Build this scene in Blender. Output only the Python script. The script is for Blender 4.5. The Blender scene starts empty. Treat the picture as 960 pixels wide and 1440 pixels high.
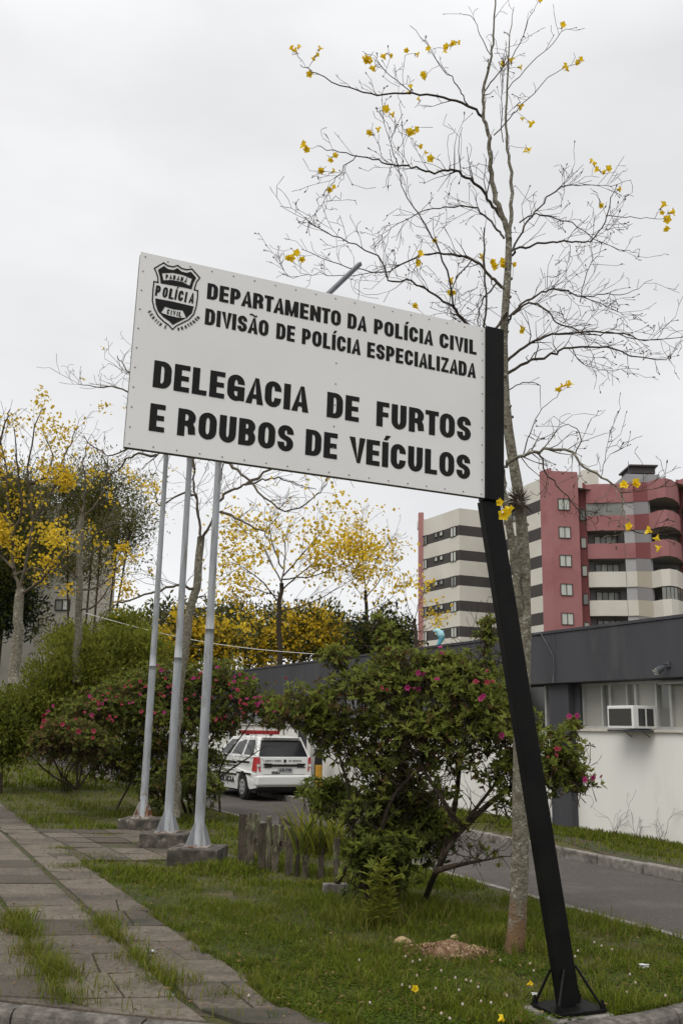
import bpy, math, random
import numpy as np
from mathutils import Vector, Matrix
from mathutils.geometry import tessellate_polygon

C = bpy.context.scene.collection
sc = bpy.context.scene
rad = math.radians

# ---------------------------------------------------------------- camera
F, PITCH, ROLL, H = 1350.0, math.atan(303 / 1350.0), 0.019, 1.85
cp, sp, cr, sr = math.cos(PITCH), math.sin(PITCH), math.cos(ROLL), math.sin(ROLL)
cam_d = bpy.data.cameras.new("camera"); cam = bpy.data.objects.new("camera", cam_d); C.objects.link(cam)
cam_d.sensor_fit = 'VERTICAL'; cam_d.sensor_height = 36; cam_d.sensor_width = 24; cam_d.lens = 36 * F / 1440
cam_d.clip_end = 3000; cam_d.clip_start = 0.05
fwd = Vector((0, cp, sp)); up0 = Vector((0, -sp, cp)); rt0 = Vector((1, 0, 0))
rt = cr * rt0 + sr * up0; up = -sr * rt0 + cr * up0
cam.matrix_world = Matrix(((rt.x, up.x, -fwd.x, 0), (rt.y, up.y, -fwd.y, 0), (rt.z, up.z, -fwd.z, H), (0, 0, 0, 1)))
sc.camera = cam
CP = np.array((0, 0, H))

def ray(u, v):
    """direction of a sight line measured in the photograph (used to survey where things stand)"""
    x = (u - 480) / F; y = -(v - 720) / F
    a = x * cr - y * sr; b = x * sr + y * cr
    return np.array((a, cp - sp * b, sp + cp * b))
def P(u, v, Y):
    d = ray(u, v); return CP + d * (Y / d[1])
def G(u, v, z=0.0):
    d = ray(u, v); return CP + d * ((z - H) / d[2])
def proj(p):
    q = np.asarray(p) - CP
    xc = q @ np.array(rt); yc = q @ np.array(up); zc = q @ np.array(fwd)
    return 480 + F * xc / zc, 720 - F * yc / zc

# ---------------------------------------------------------------- sky and sun (overcast)
w = bpy.data.worlds.new("World"); sc.world = w; w.use_nodes = True
N = w.node_tree.nodes; L = w.node_tree.links; N.clear()
SUN_EL, SUN_AZ = rad(52), rad(214)
out = N.new('ShaderNodeOutputWorld')
sky = N.new('ShaderNodeTexSky'); sky.sky_type = 'NISHITA'; sky.sun_disc = False
sky.sun_elevation = SUN_EL; sky.sun_rotation = SUN_AZ
bg1 = N.new('ShaderNodeBackground'); bg1.inputs[1].default_value = 0.08; L.new(sky.outputs[0], bg1.inputs[0])
tc = N.new('ShaderNodeTexCoord'); mp = N.new('ShaderNodeMapping'); mp.inputs['Scale'].default_value = (1, 1, 2.2)
mp.inputs['Location'].default_value = (0.7, 0.2, 0.1)
L.new(tc.outputs['Generated'], mp.inputs[0])
ns = N.new('ShaderNodeTexNoise'); ns.inputs['Scale'].default_value = 1.7; ns.inputs['Detail'].default_value = 5; ns.inputs['Roughness'].default_value = 0.5
L.new(mp.outputs[0], ns.inputs[0])
rp = N.new('ShaderNodeValToRGB'); e = rp.color_ramp.elements
e[0].position = 0.36; e[0].color = (0.765, 0.765, 0.775, 1); e[1].position = 0.58; e[1].color = (0.93, 0.93, 0.935, 1)
L.new(ns.outputs[0], rp.inputs[0])
sep = N.new('ShaderNodeSeparateXYZ'); L.new(tc.outputs['Generated'], sep.inputs[0])
mr = N.new('ShaderNodeMapRange'); mr.inputs[1].default_value = 0.60; mr.inputs[2].default_value = 1.0; mr.inputs[3].default_value = 1.0; mr.inputs[4].default_value = 2.3
L.new(sep.outputs[2], mr.inputs[0])
bg2 = N.new('ShaderNodeBackground'); L.new(rp.outputs[0], bg2.inputs[0]); L.new(mr.outputs[0], bg2.inputs[1])
mx = N.new('ShaderNodeMixShader'); mx.inputs[0].default_value = 0.93
L.new(bg1.outputs[0], mx.inputs[1]); L.new(bg2.outputs[0], mx.inputs[2]); L.new(mx.outputs[0], out.inputs[0])
sd = bpy.data.lights.new("sun", 'SUN'); sd.energy = 1.3; sd.angle = rad(35); sd.color = (1, 0.96, 0.9)
so = bpy.data.objects.new("sun", sd); C.objects.link(so)
sdir = Vector((math.sin(SUN_AZ) * math.cos(SUN_EL), math.cos(SUN_AZ) * math.cos(SUN_EL), math.sin(SUN_EL)))
so.rotation_euler = sdir.to_track_quat('Z', 'Y').to_euler(); so.location = (0, 0, 30)
vs = sc.view_settings; vs.view_transform = 'Standard'; vs.look = 'None'; vs.exposure = 0.1; vs.gamma = 1.0

# ---------------------------------------------------------------- materials
def mat(name, c1, c2=None, scale=5.0, rough=0.8, bump=0.0, bscale=None, metal=0.0, spec=0.3, transl=0.0, zmix=None, contrast=(0.35, 0.65), c3=None, s3=1.0, t3=(0.55, 0.7), detail=4, stretch=None):
    m = bpy.data.materials.new(name); m.use_nodes = True
    n = m.node_tree.nodes; l = m.node_tree.links; n.clear()
    o = n.new('ShaderNodeOutputMaterial'); b = n.new('ShaderNodeBsdfPrincipled')
    b.inputs['Roughness'].default_value = rough; b.inputs['Metallic'].default_value = metal
    b.inputs['Specular IOR Level'].default_value = spec
    b.inputs['Base Color'].default_value = (*c1, 1)
    g = n.new('ShaderNodeNewGeometry'); src = g.outputs['Position']
    if stretch:
        mm = n.new('ShaderNodeMapping'); mm.inputs['Scale'].default_value = stretch; l.new(src, mm.inputs[0]); src = mm.outputs[0]
    last = None
    if c2 is not None:
        t = n.new('ShaderNodeTexNoise'); t.inputs['Scale'].default_value = scale; t.inputs['Detail'].default_value = detail
        l.new(src, t.inputs[0])
        r = n.new('ShaderNodeValToRGB'); ee = r.color_ramp.elements
        ee[0].position, ee[1].position = contrast; ee[0].color = (*c1, 1); ee[1].color = (*c2, 1)
        l.new(t.outputs[0], r.inputs[0]); last = r.outputs[0]
        if c3 is not None:
            t3n = n.new('ShaderNodeTexNoise'); t3n.inputs['Scale'].default_value = s3; t3n.inputs['Detail'].default_value = 6; t3n.inputs['Roughness'].default_value = 0.65
            l.new(src, t3n.inputs[0])
            m3 = n.new('ShaderNodeMapRange'); m3.inputs[1].default_value, m3.inputs[2].default_value = t3; l.new(t3n.outputs[0], m3.inputs[0])
            k = n.new('ShaderNodeMix'); k.data_type = 'RGBA'; l.new(m3.outputs[0], k.inputs[0]); l.new(last, k.inputs[6]); k.inputs[7].default_value = (*c3, 1)
            last = k.outputs[2]
        if zmix is not None:   # bark worn to bare wood near the foot, with a ragged upper limit
            sx = n.new('ShaderNodeSeparateXYZ'); l.new(g.outputs['Position'], sx.inputs[0]); tn = n.new('ShaderNodeTexNoise'); tn.inputs['Scale'].default_value = 9; l.new(src, tn.inputs[0])
            ma = n.new('ShaderNodeMath'); ma.operation = 'MULTIPLY_ADD'; l.new(tn.outputs[0], ma.inputs[0]); ma.inputs[1].default_value = .75; l.new(sx.outputs[2], ma.inputs[2])
            mz = n.new('ShaderNodeMapRange'); mz.inputs[1].default_value = zmix[1]; mz.inputs[2].default_value = zmix[2]; l.new(ma.outputs[0], mz.inputs[0])
            km = n.new('ShaderNodeMix'); km.data_type = 'RGBA'; l.new(mz.outputs[0], km.inputs[0]); km.inputs[6].default_value = (*zmix[0], 1); l.new(last, km.inputs[7]); last = km.outputs[2]
        l.new(last, b.inputs['Base Color'])
    if bump:
        t = n.new('ShaderNodeTexNoise'); t.inputs['Scale'].default_value = bscale or scale * 3; t.inputs['Detail'].default_value = 5
        l.new(src, t.inputs[0])
        bp = n.new('ShaderNodeBump'); bp.inputs['Strength'].default_value = bump; bp.inputs['Distance'].default_value = 0.02
        l.new(t.outputs[0], bp.inputs['Height']); l.new(bp.outputs[0], b.inputs['Normal'])
    if transl:
        tr = n.new('ShaderNodeBsdfTranslucent'); tr.inputs[0].default_value = (*[min(1, x * 1.3) for x in c1], 1)
        if last: l.new(last, tr.inputs[0])
        ms = n.new('ShaderNodeMixShader'); ms.inputs[0].default_value = transl
        l.new(b.outputs[0], ms.inputs[1]); l.new(tr.outputs[0], ms.inputs[2]); l.new(ms.outputs[0], o.inputs[0])
    else:
        l.new(b.outputs[0], o.inputs[0])
    return m

M = {}
M['grass_base'] = mat('grass_base', (0.045, 0.042, 0.015), (0.080, 0.082, 0.022), 2.5, 0.95, 0.6, 60, c3=(0.095, 0.070, 0.042), s3=3.0, t3=(0.52, 0.66))
M['blade_a'] = mat('blade_a', (0.105, 0.135, 0.012), (0.145, 0.170, 0.018), 2.0, 0.9, spec=.06, transl=0.3)
M['blade_b'] = mat('blade_b', (0.066, 0.096, 0.010), (0.095, 0.122, 0.013), 1.3, 0.9, spec=.06, transl=0.3)
M['blade_c'] = mat('blade_c', (0.20, 0.175, 0.055), (0.14, 0.145, 0.035), 3.0, 0.9, spec=.06, transl=0.3)
M['clover'] = mat('clover', (0.055, 0.095, 0.014), (0.078, 0.118, 0.018), 4.0, 0.9, spec=.06, transl=0.25)
M['asphalt'] = mat('asphalt', (0.068, 0.060, 0.053), (0.108, 0.097, 0.087), 55, 0.95, 0.4, 250, c3=(0.125, 0.112, 0.095), s3=0.8, t3=(0.5, 0.72), spec=.15)
M['slab'] = mat('slab', (0.078, 0.063, 0.048), (0.138, 0.115, 0.090), 30, 0.92, 0.5, 120, c3=(0.052, 0.046, 0.038), s3=1.6, t3=(0.48, 0.68))
M['slab_b'] = mat('slab_b', (0.108, 0.088, 0.068), (0.162, 0.136, 0.106), 25, 0.92, 0.5, 110, c3=(0.07, 0.062, 0.048), s3=2.2, t3=(0.5, 0.7))
M['slab_c'] = mat('slab_c', (0.062, 0.050, 0.039), (0.115, 0.096, 0.074), 70, 0.92, 0.7, 160, c3=(0.045, 0.045, 0.03), s3=2.0, t3=(0.5, 0.66))
M['soil'] = mat('soil', (0.05, 0.038, 0.026), (0.09, 0.07, 0.045), 8, 0.98, 0.8, 60, c3=(0.05, 0.065, 0.022), s3=3, t3=(0.45, 0.6))
M['concrete'] = mat('concrete', (0.17, 0.155, 0.135), (0.27, 0.25, 0.22), 12, 0.9, 0.5, 90, c3=(0.07, 0.062, 0.05), s3=3.5, t3=(0.5, 0.66))
M['kerbstone'] = mat('kerbstone', (0.10, 0.09, 0.078), (0.19, 0.172, 0.148), 18, 0.95, 0.6, 110, c3=(0.06, 0.054, 0.044), s3=3.0, t3=(0.46, 0.62))
M['plinth'] = mat('plinth', (0.045, 0.039, 0.032), (0.12, 0.105, 0.086), 9, 0.95, 0.8, 60, c3=(0.30, 0.28, 0.24), s3=9, t3=(0.6, 0.7))
M['whitewall'] = mat('whitewall', (0.74, 0.725, 0.68), (0.80, 0.785, 0.74), 0.8, 0.85, 0.12, 12, c3=(0.62, 0.59, 0.52), s3=1.1, t3=(0.55, 0.85), stretch=(1, 1, .35))
M['darkfascia'] = mat('darkfascia', (0.050, 0.050, 0.056), (0.062, 0.061, 0.068), 1.2, 0.75, 0.12, 14, c3=(0.088, 0.084, 0.082), s3=1.6, t3=(0.52, 0.75), stretch=(1.2, 1.2, .3))
M['sill'] = mat('sill', (0.48, 0.45, 0.38), (0.56, 0.53, 0.46), 4, 0.8, 0.1)
M['alu'] = mat('alu', (0.40, 0.40, 0.38), (0.47, 0.47, 0.44), 6, 0.45, metal=0.2)
M['glass'] = mat('glass', (0.16, 0.165, 0.15), (0.22, 0.22, 0.20), 0.9, 0.12, spec=0.6)
M['blind'] = mat('blind', (0.30, 0.295, 0.26), (0.38, 0.37, 0.33), 1.5, 0.6, stretch=(1, 1, 0.2))
M['darkglass'] = mat('darkglass', (0.03, 0.032, 0.034), (0.05, 0.05, 0.052), 1, 0.08, spec=0.7)
M['white'] = mat('white', (0.75, 0.75, 0.72), (0.70, 0.70, 0.67), 3, 0.5)
M['board'] = mat('board', (0.72, 0.72, 0.70), (0.75, 0.75, 0.73), 0.9, 0.55, spec=0.35, c3=(0.69, 0.685, 0.66), s3=1.3, t3=(0.5, 0.8))
M['boardedge'] = mat('boardedge', (0.10, 0.095, 0.08), (0.16, 0.15, 0.13), 10, 0.6)
M['ink'] = mat('ink', (0.010, 0.010, 0.010), (0.014, 0.014, 0.013), 4, 0.6, spec=0.15)
M['postblack'] = mat('postblack', (0.0045, 0.0045, 0.0045), (0.0075, 0.0075, 0.007), 5, 0.5, 0.05, 60, spec=0.14, c3=(0.022, 0.020, 0.017), s3=22, t3=(.68, .74))
M['rivet'] = mat('rivet', (0.16, 0.16, 0.15), (0.25, 0.24, 0.22), 40, 0.5, metal=0.5)
M['steelgrey'] = mat('steelgrey', (0.07, 0.075, 0.085), (0.11, 0.115, 0.125), 5, 0.5, metal=0.3)
M['polepaint'] = mat('polepaint', (0.26, 0.275, 0.29), (0.34, 0.355, 0.37), 3, 0.55, 0.15, 30, c3=(0.19, 0.18, 0.155), s3=4.5, t3=(0.52, 0.68), stretch=(3, 3, 0.6))
M['rust'] = mat('rust', (0.16, 0.065, 0.025), (0.36, 0.33, 0.30), 9, 0.9, 0.4, 50, contrast=(0.40, 0.52), c3=(0.09, 0.04, 0.02), s3=14, t3=(.58,.7))
M['bark'] = mat('bark', (0.11, 0.095, 0.068), (0.21, 0.195, 0.145), 22, 0.95, 0.9, 45, c3=(0.33, 0.33, 0.27), s3=20, t3=(0.56, 0.64))
M['bark_foot'] = mat('bark_foot', (0.11, 0.095, 0.068), (0.21, 0.195, 0.145), 22, 0.95, 0.9, 45, c3=(0.33, 0.33, 0.27), s3=20, t3=(0.56, 0.64), zmix=((0.16, 0.095, 0.052), .55, .85))
M['bark_low'] = mat('bark_low', (0.13, 0.075, 0.04), (0.20, 0.13, 0.075), 25, 0.95, 0.8, 60, stretch=(3, 3, 0.6))
M['twig'] = mat('twig', (0.036, 0.028, 0.021), (0.072, 0.058, 0.043), 14, 0.9)
M['twig_far'] = mat('twig_far', (0.065, 0.052, 0.036), (0.12, 0.10, 0.07), 4, 0.95)
M['darkbark'] = mat('darkbark', (0.030, 0.023, 0.016), (0.065, 0.048, 0.032), 25, 0.95, 0.6, 60)
M['bud'] = mat('bud', (0.05, 0.032, 0.022), (0.09, 0.06, 0.04), 20, 0.9)
M['yellow'] = mat('yellow', (0.82, 0.56, 0.012), (0.88, 0.66, 0.03), 20, 0.6, transl=0.35)
M['yellow_far'] = mat('yellow_far', (0.66, 0.45, 0.02), (0.78, 0.57, 0.04), 1, 0.7, transl=0.35)
M['yellow_dim'] = mat('yellow_dim', (0.38, 0.29, 0.03), (0.48, 0.35, 0.04), 1, 0.8, transl=0.3)
M['leaf_a'] = mat('leaf_a', (0.175, 0.205, 0.034), (0.225, 0.25, 0.05), 5, 0.6, spec=.12, transl=0.45)
M['leaf_b'] = mat('leaf_b', (0.105, 0.13, 0.026), (0.145, 0.17, 0.036), 5, 0.6, spec=.12, transl=0.45)
M['leaf_c'] = mat('leaf_c', (0.06, 0.08, 0.019), (0.085, 0.105, 0.024), 5, 0.5, spec=.12, transl=0.45)
M['leaf_r'] = mat('leaf_r', (0.15, 0.085, 0.035), (0.13, 0.1, 0.04), 5, 0.6, spec=.12, transl=0.45)
M['olive'] = mat('olive', (0.115, 0.110, 0.030), (0.15, 0.14, 0.042), 1, 0.8, spec=.12, transl=0.45)
M['lime'] = mat('lime', (0.19, 0.205, 0.026), (0.24, 0.245, 0.04), 1, 0.7, spec=.12, transl=0.45)
M['mid'] = mat('mid', (0.11, 0.135, 0.02), (0.145, 0.165, 0.028), 1, 0.7, spec=.12, transl=0.45)
M['conifer'] = mat('conifer', (0.012, 0.022, 0.010), (0.026, 0.038, 0.016), 1, 0.8)
M['farwood'] = mat('farwood', (0.045, 0.055, 0.022), (0.080, 0.085, 0.035), 0.4, 0.9, transl=0.2)
M['pink'] = mat('pink', (0.42, 0.04, 0.17), (0.52, 0.08, 0.25), 12, 0.6, transl=0.35)
M['reddish'] = mat('reddish', (0.34, 0.045, 0.06), (0.45, 0.08, 0.12), 12, 0.7, transl=0.3)
M['wood'] = mat('wood', (0.050, 0.041, 0.030), (0.115, 0.098, 0.070), 14, 0.95, 0.9, 50, c3=(0.17, 0.185, 0.10), s3=13, t3=(0.54, 0.62), stretch=(1, 1, 0.35))
M['wood_dark'] = mat('wood_dark', (0.035, 0.028, 0.02), (0.075, 0.062, 0.045), 12, 0.95, 0.9, 50, stretch=(1, 1, 0.35))
M['clay'] = mat('clay', (0.12, 0.062, 0.034), (0.23, 0.145, 0.085), 22, 0.98, 0.9, 60, c3=(0.42, 0.33, 0.24), s3=30, t3=(0.58, 0.68))
M['rock'] = mat('rock', (0.30, 0.20, 0.10), (0.42, 0.32, 0.19), 12, 0.95, 0.5, 40)
M['ocher'] = mat('ocher', (0.55, 0.30, 0.03), (0.50, 0.26, 0.03), 8, 0.6)
M['beige'] = mat('beige', (0.57, 0.54, 0.48), (0.61, 0.58, 0.52), 0.3, 0.85, c3=(0.49, 0.45, 0.385), s3=0.25, t3=(0.5, 0.9))
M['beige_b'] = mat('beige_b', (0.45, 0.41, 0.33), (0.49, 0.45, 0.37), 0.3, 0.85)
M['band'] = mat('band', (0.055, 0.050, 0.048), (0.068, 0.062, 0.060), 0.3, 0.85)
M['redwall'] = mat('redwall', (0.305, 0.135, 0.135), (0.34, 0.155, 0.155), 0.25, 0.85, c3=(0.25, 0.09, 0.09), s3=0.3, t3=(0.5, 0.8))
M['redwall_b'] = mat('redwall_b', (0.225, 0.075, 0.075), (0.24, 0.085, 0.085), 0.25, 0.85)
M['pinkwall'] = mat('pinkwall', (0.36, 0.17, 0.165), (0.40, 0.19, 0.185), 0.25, 0.85)
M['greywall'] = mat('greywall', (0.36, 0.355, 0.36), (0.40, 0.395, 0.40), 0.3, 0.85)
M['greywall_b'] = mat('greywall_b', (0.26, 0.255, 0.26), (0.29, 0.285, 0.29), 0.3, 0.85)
M['winframe'] = mat('winframe', (0.03, 0.025, 0.022), (0.045, 0.04, 0.035), 2, 0.6)
M['curtain'] = mat('curtain', (0.42, 0.44, 0.40), (0.55, 0.56, 0.51), 0.9, 0.25, stretch=(3, 3, 0.2))
M['oldblock'] = mat('oldblock', (0.29, 0.275, 0.235), (0.35, 0.33, 0.285), 0.25, 0.9, c3=(0.24, 0.23, 0.20), s3=0.12)
M['blueplaster'] = mat('blueplaster', (0.22, 0.225, 0.24), (0.27, 0.27, 0.28), 0.4, 0.9)
M['carwhite'] = mat('carwhite', (0.74, 0.74, 0.72), (0.78, 0.78, 0.76), 2, 0.25, spec=0.5)
M['carsilver'] = mat('carsilver', (0.33, 0.36, 0.40), (0.38, 0.41, 0.45), 2, 0.3, spec=0.5, metal=0.3)
M['carglass'] = mat('carglass', (0.012, 0.012, 0.014), (0.022, 0.022, 0.025), 1, 0.1, spec=0.3)
M['rubber'] = mat('rubber', (0.014, 0.014, 0.014), (0.025, 0.024, 0.022), 12, 0.85)
M['hub'] = mat('hub', (0.42, 0.42, 0.42), (0.5, 0.5, 0.5), 8, 0.35, metal=0.5)
M['redlamp'] = mat('redlamp', (0.42, 0.012, 0.015), (0.50, 0.02, 0.02), 12, 0.2, spec=0.6)
M['barred'] = mat('barred', (0.19, 0.010, 0.012), (0.25, 0.015, 0.016), 12, 0.3, spec=0.4)
M['plate'] = mat('plate', (0.36, 0.37, 0.38), (0.42, 0.43, 0.44), 5, 0.5)
M['blue'] = mat('blue', (0.10, 0.36, 0.45), (0.32, 0.55, 0.60), 3, 0.5, contrast=(0.45, 0.6))
M['acgrille'] = mat('acgrille', (0.06, 0.055, 0.05), (0.085, 0.08, 0.07), 30, 0.7, stretch=(1, 1, 8))
M['petal'] = mat('petal', (0.45, 0.41, 0.36), (0.36, 0.27, 0.20), 60, 0.8)
M['dryleaf'] = mat('dryleaf', (0.13, 0.075, 0.035), (0.22, 0.15, 0.07), 9, 0.9, spec=.1)
M['paper'] = mat('paper', (0.75, 0.75, 0.75), (0.6, 0.6, 0.6), 20, 0.8)

# ---------------------------------------------------------------- mesh helpers
ORG = {}
class MB:
    def __init__(s): s.V = []; s.F = []; s.n = 0
    def add(s, V, Fc, m=0):
        V = np.asarray(V, float).reshape(-1, 3)
        if len(V) == 0: return
        if isinstance(Fc, np.ndarray):
            s.F.append((Fc + s.n, m))
        else:
            by = {}
            for f in Fc: by.setdefault(len(f), []).append(f)
            for k, fl in by.items(): s.F.append((np.array(fl) + s.n, m))
        s.V.append(V); s.n += len(V)
    def box(s, c, h, ax=None, m=0, top=1.0):
        """c centre, h half sizes, ax 3 axis vectors, top = scale of the upper face"""
        ax = np.eye(3) if ax is None else np.asarray(ax, float)
        c = np.asarray(c, float); vs_ = []
        for k in (-1, 1):
            t = top if k > 0 else 1.0
            for i, j in ((-1, -1), (1, -1), (1, 1), (-1, 1)):
                vs_.append(c + ax[0] * h[0] * i * t + ax[1] * h[1] * j * t + ax[2] * h[2] * k)
        s.add(vs_, [(3, 2, 1, 0), (4, 5, 6, 7), (0, 1, 5, 4), (1, 2, 6, 5), (2, 3, 7, 6), (3, 0, 4, 7)], m)
    def quad(s, a, b, c, d, m=0): s.add([a, b, c, d], [(0, 1, 2, 3)], m)
    def tube(s, pts, r, n=6, m=0, cap=True):
        pts = np.asarray(pts, float); k = len(pts)
        r = np.broadcast_to(np.asarray(r, float), (k,))
        t = np.gradient(pts, axis=0); t /= (np.linalg.norm(t, axis=1, keepdims=True) + 1e-9)
        ref = np.array((0.31, 0.17, 0.93)) if abs(t[0][2]) < 0.85 else np.array((0.9, 0.3, 0.1))
        a = np.cross(t, ref); a /= (np.linalg.norm(a, axis=1, keepdims=True) + 1e-9); b = np.cross(t, a)
        th = np.arange(n) * 2 * math.pi / n
        V = pts[:, None] + r[:, None, None] * (a[:, None] * np.cos(th)[None, :, None] + b[:, None] * np.sin(th)[None, :, None])
        i = np.arange(k - 1)[:, None] * n; j = np.arange(n)[None]; j2 = (j + 1) % n
        Q = np.stack([i + j, i + j2, i + n + j2, i + n + j], -1).reshape(-1, 4)
        s.add(V.reshape(-1, 3), Q, m)
        if cap and n > 3:
            s.F.append((np.array([list(range(n))[::1]]) + s.n - k * n, m)); s.F.append((np.array([list(range(n))[::-1]]) + s.n - n, m))
    def prism(s, poly, a, b, m=0, mside=None):
        """closed polygon given as two matching 3-D rings a and b"""
        n = len(a); V = list(a) + list(b)
        s.add(V, [tuple(range(n))[::-1], tuple(range(n, 2 * n))], m)
        s.n -= 0
        base = s.n - 2 * n
        s.F.append((np.array([(i, (i + 1) % n, n + (i + 1) % n, n + i) for i in range(n)]) + base, m if mside is None else mside))
    def build(s, name, mats, parent=None, world=True, smooth=False):
        me = bpy.data.meshes.new(name)
        V = np.concatenate(s.V) if s.V else np.zeros((0, 3))
        if parent is not None and world: V = V - ORG.get(parent.name, np.zeros(3))
        me.vertices.add(len(V)); me.vertices.foreach_set('co', V.astype(np.float32).ravel())
        lt = np.concatenate([np.full(len(f), f.shape[1]) for f, _ in s.F]); lv = np.concatenate([f.ravel() for f, _ in s.F])
        mi = np.concatenate([np.full(len(f), m) for f, m in s.F])
        ls = np.concatenate([[0], np.cumsum(lt)[:-1]])
        me.loops.add(len(lv)); me.loops.foreach_set('vertex_index', lv.astype(np.int32))
        me.polygons.add(len(lt)); me.polygons.foreach_set('loop_start', ls.astype(np.int32)); me.polygons.foreach_set('loop_total', lt.astype(np.int32))
        me.polygons.foreach_set('material_index', mi.astype(np.int32))
        me.polygons.foreach_set('use_smooth', np.full(len(lt), bool(smooth)))
        me.update(calc_edges=True)
        if not isinstance(mats, (list, tuple)): mats = [mats]
        for q in mats: me.materials.append(M[q] if isinstance(q, str) else q)
        o = bpy.data.objects.new(name, me); C.objects.link(o)
        if parent is not None: o.parent = parent; ORG[o.name] = ORG.get(parent.name, np.zeros(3))
        return o

def tag(o, label=None, cat=None, group=None, kind=None):
    if label: o['label'] = label
    if cat: o['category'] = cat
    if group: o['group'] = group
    if kind: o['kind'] = kind
    return o
def thing(name, label, cat, loc=(0, 0, 0), group=None, rz=0.0):
    o = bpy.data.objects.new(name, None); C.objects.link(o); o.location = tuple(float(x) for x in loc); o.rotation_euler = (0, 0, rz)
    o.empty_display_size = 0.3
    ORG[o.name] = np.array(loc, float)
    return tag(o, label, cat, group)
def inst(src, parent, loc, rot=None, scale=1.0, world=True, name=None):
    o = bpy.data.objects.new(name or src.name.split('.')[0], src.data); C.objects.link(o); o.parent = parent
    l = np.asarray(loc, float) - (ORG.get(parent.name, np.zeros(3)) if world else 0)
    m_ = (rot.to_4x4() if rot is not None else Matrix.Identity(4))
    o.matrix_local = Matrix.Translation(Vector(l)) @ m_ @ Matrix.Diagonal((scale, scale, scale, 1))
    return o
def bevel(o, wd, seg=2):
    b = o.modifiers.new('bevel', 'BEVEL'); b.width = wd; b.segments = seg; b.limit_method = 'ANGLE'; return o
def unit(v): v = np.asarray(v, float); return v / (np.linalg.norm(v) + 1e-12)
def frame_from(z, x=(1, 0, 0)):
    z = unit(z); x = np.asarray(x, float); x = unit(x - z * (x @ z)); return np.array((x, np.cross(z, x), z))
def rotm(ax): # rows are axes -> matrix with columns
    return Matrix([[ax[j][i] for j in range(3)] for i in range(3)])
UP = np.array((0, 0, 1.0))

# ---------------------------------------------------------------- leaf machinery
def leaves(mb, c, d, nrm, ln, wd, m, fold=0.25):
    """many small folded leaves: base c, direction d, normal nrm"""
    c = np.asarray(c); d = d / (np.linalg.norm(d, axis=1, keepdims=True) + 1e-9)
    s_ = np.cross(d, nrm); s_ /= (np.linalg.norm(s_, axis=1, keepdims=True) + 1e-9); nn = np.cross(s_, d)
    ln = np.broadcast_to(ln, (len(c),))[:, None]; wd = np.broadcast_to(wd, (len(c),))[:, None]
    V = np.stack([c, c + d * ln * .5 + s_ * wd * .5 + nn * wd * fold, c + d * ln, c + d * ln * .5 - s_ * wd * .5 + nn * wd * fold], 1).reshape(-1, 3)
    i = np.arange(len(c))[:, None] * 4
    mb.add(V, np.concatenate([i + np.array([[0, 1, 2]]), i + np.array([[0, 2, 3]])]), m)
def split_leaves(mb, c, d, nrm, ln, wd, probs, rg):
    """share the leaves out over material slots with the given probabilities"""
    k = rg.choice(len(probs), len(c), p=np.array(probs) / sum(probs))
    ln = np.broadcast_to(ln, (len(c),)); wd = np.broadcast_to(wd, (len(c),))
    for q in range(len(probs)):
        s_ = k == q
        if s_.any(): leaves(mb, c[s_], d[s_], nrm[s_], ln[s_], wd[s_], q)
def sphere_pts(rg, n):
    v = rg.normal(size=(n, 3)); return v / np.linalg.norm(v, axis=1, keepdims=True)
def crown(mb, ells, nclump, nleaf, lsize, crad, probs, rg, bias=0.45, upb=0.5, wr=0.45, gapcut=-1.0):
    """leaf clumps spread through ellipsoids: ells = [(centre, (rx, ry, rz))]"""
    vol = np.array([e_[1][0] * e_[1][2] for e_ in ells]); vol /= vol.sum()
    which = rg.choice(len(ells), nclump, p=vol)
    ce = np.array([e_[0] for e_ in ells])[which]; ra = np.array([e_[1] for e_ in ells])[which]
    dr = sphere_pts(rg, nclump); rr = rg.random(nclump) ** bias
    cc = ce + dr * ra * rr[:, None]
    wl_ = np.mean([e_[1][0] for e_ in ells]) * 1.1; kf = 2 * math.pi / wl_; ph = rg.uniform(0, 6.28, 4)
    nz = np.sin(cc[:, 0] * kf + ph[0]) + np.sin(cc[:, 1] * kf * .9 + ph[1]) + np.sin(cc[:, 2] * kf * 1.3 + ph[2]) + .8 * np.sin((cc[:, 0] - cc[:, 2]) * kf * 1.9 + ph[3])
    ok_ = nz > gapcut; cc = cc[ok_] ; dr = dr[ok_]; nclump = len(cc)
    outd = dr * 0.8 + UP * upb
    C_ = np.repeat(cc, nleaf, 0) + rg.normal(size=(nclump * nleaf, 3)) * crad * 0.55
    D_ = np.repeat(outd, nleaf, 0) + rg.normal(size=(nclump * nleaf, 3)) * 0.8
    Nn = rg.normal(size=(nclump * nleaf, 3)) * 0.5 + UP
    sz = lsize * (0.6 + 0.8 * rg.random(nclump * nleaf))
    pr = np.array(probs) / sum(probs); tone = np.repeat(rg.choice(len(probs), nclump, p=pr), nleaf); fl_ = rg.random(len(tone)) < .22
    tone = np.where(fl_, rg.choice(len(probs), len(tone), p=pr), tone)
    for q in range(len(probs)):
        m_ = tone == q
        if m_.any(): leaves(mb, C_[m_], D_[m_], Nn[m_], sz[m_], sz[m_] * wr, q)
    return cc
def pell(u, v, ru, rv, Y, dr=None):
    c = P(u, v, Y); k = Y / F
    return (c, (ru * k, (dr if dr else (ru + rv) * 0.5) * k if dr is None or dr > 5 else dr, rv * k))

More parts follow.
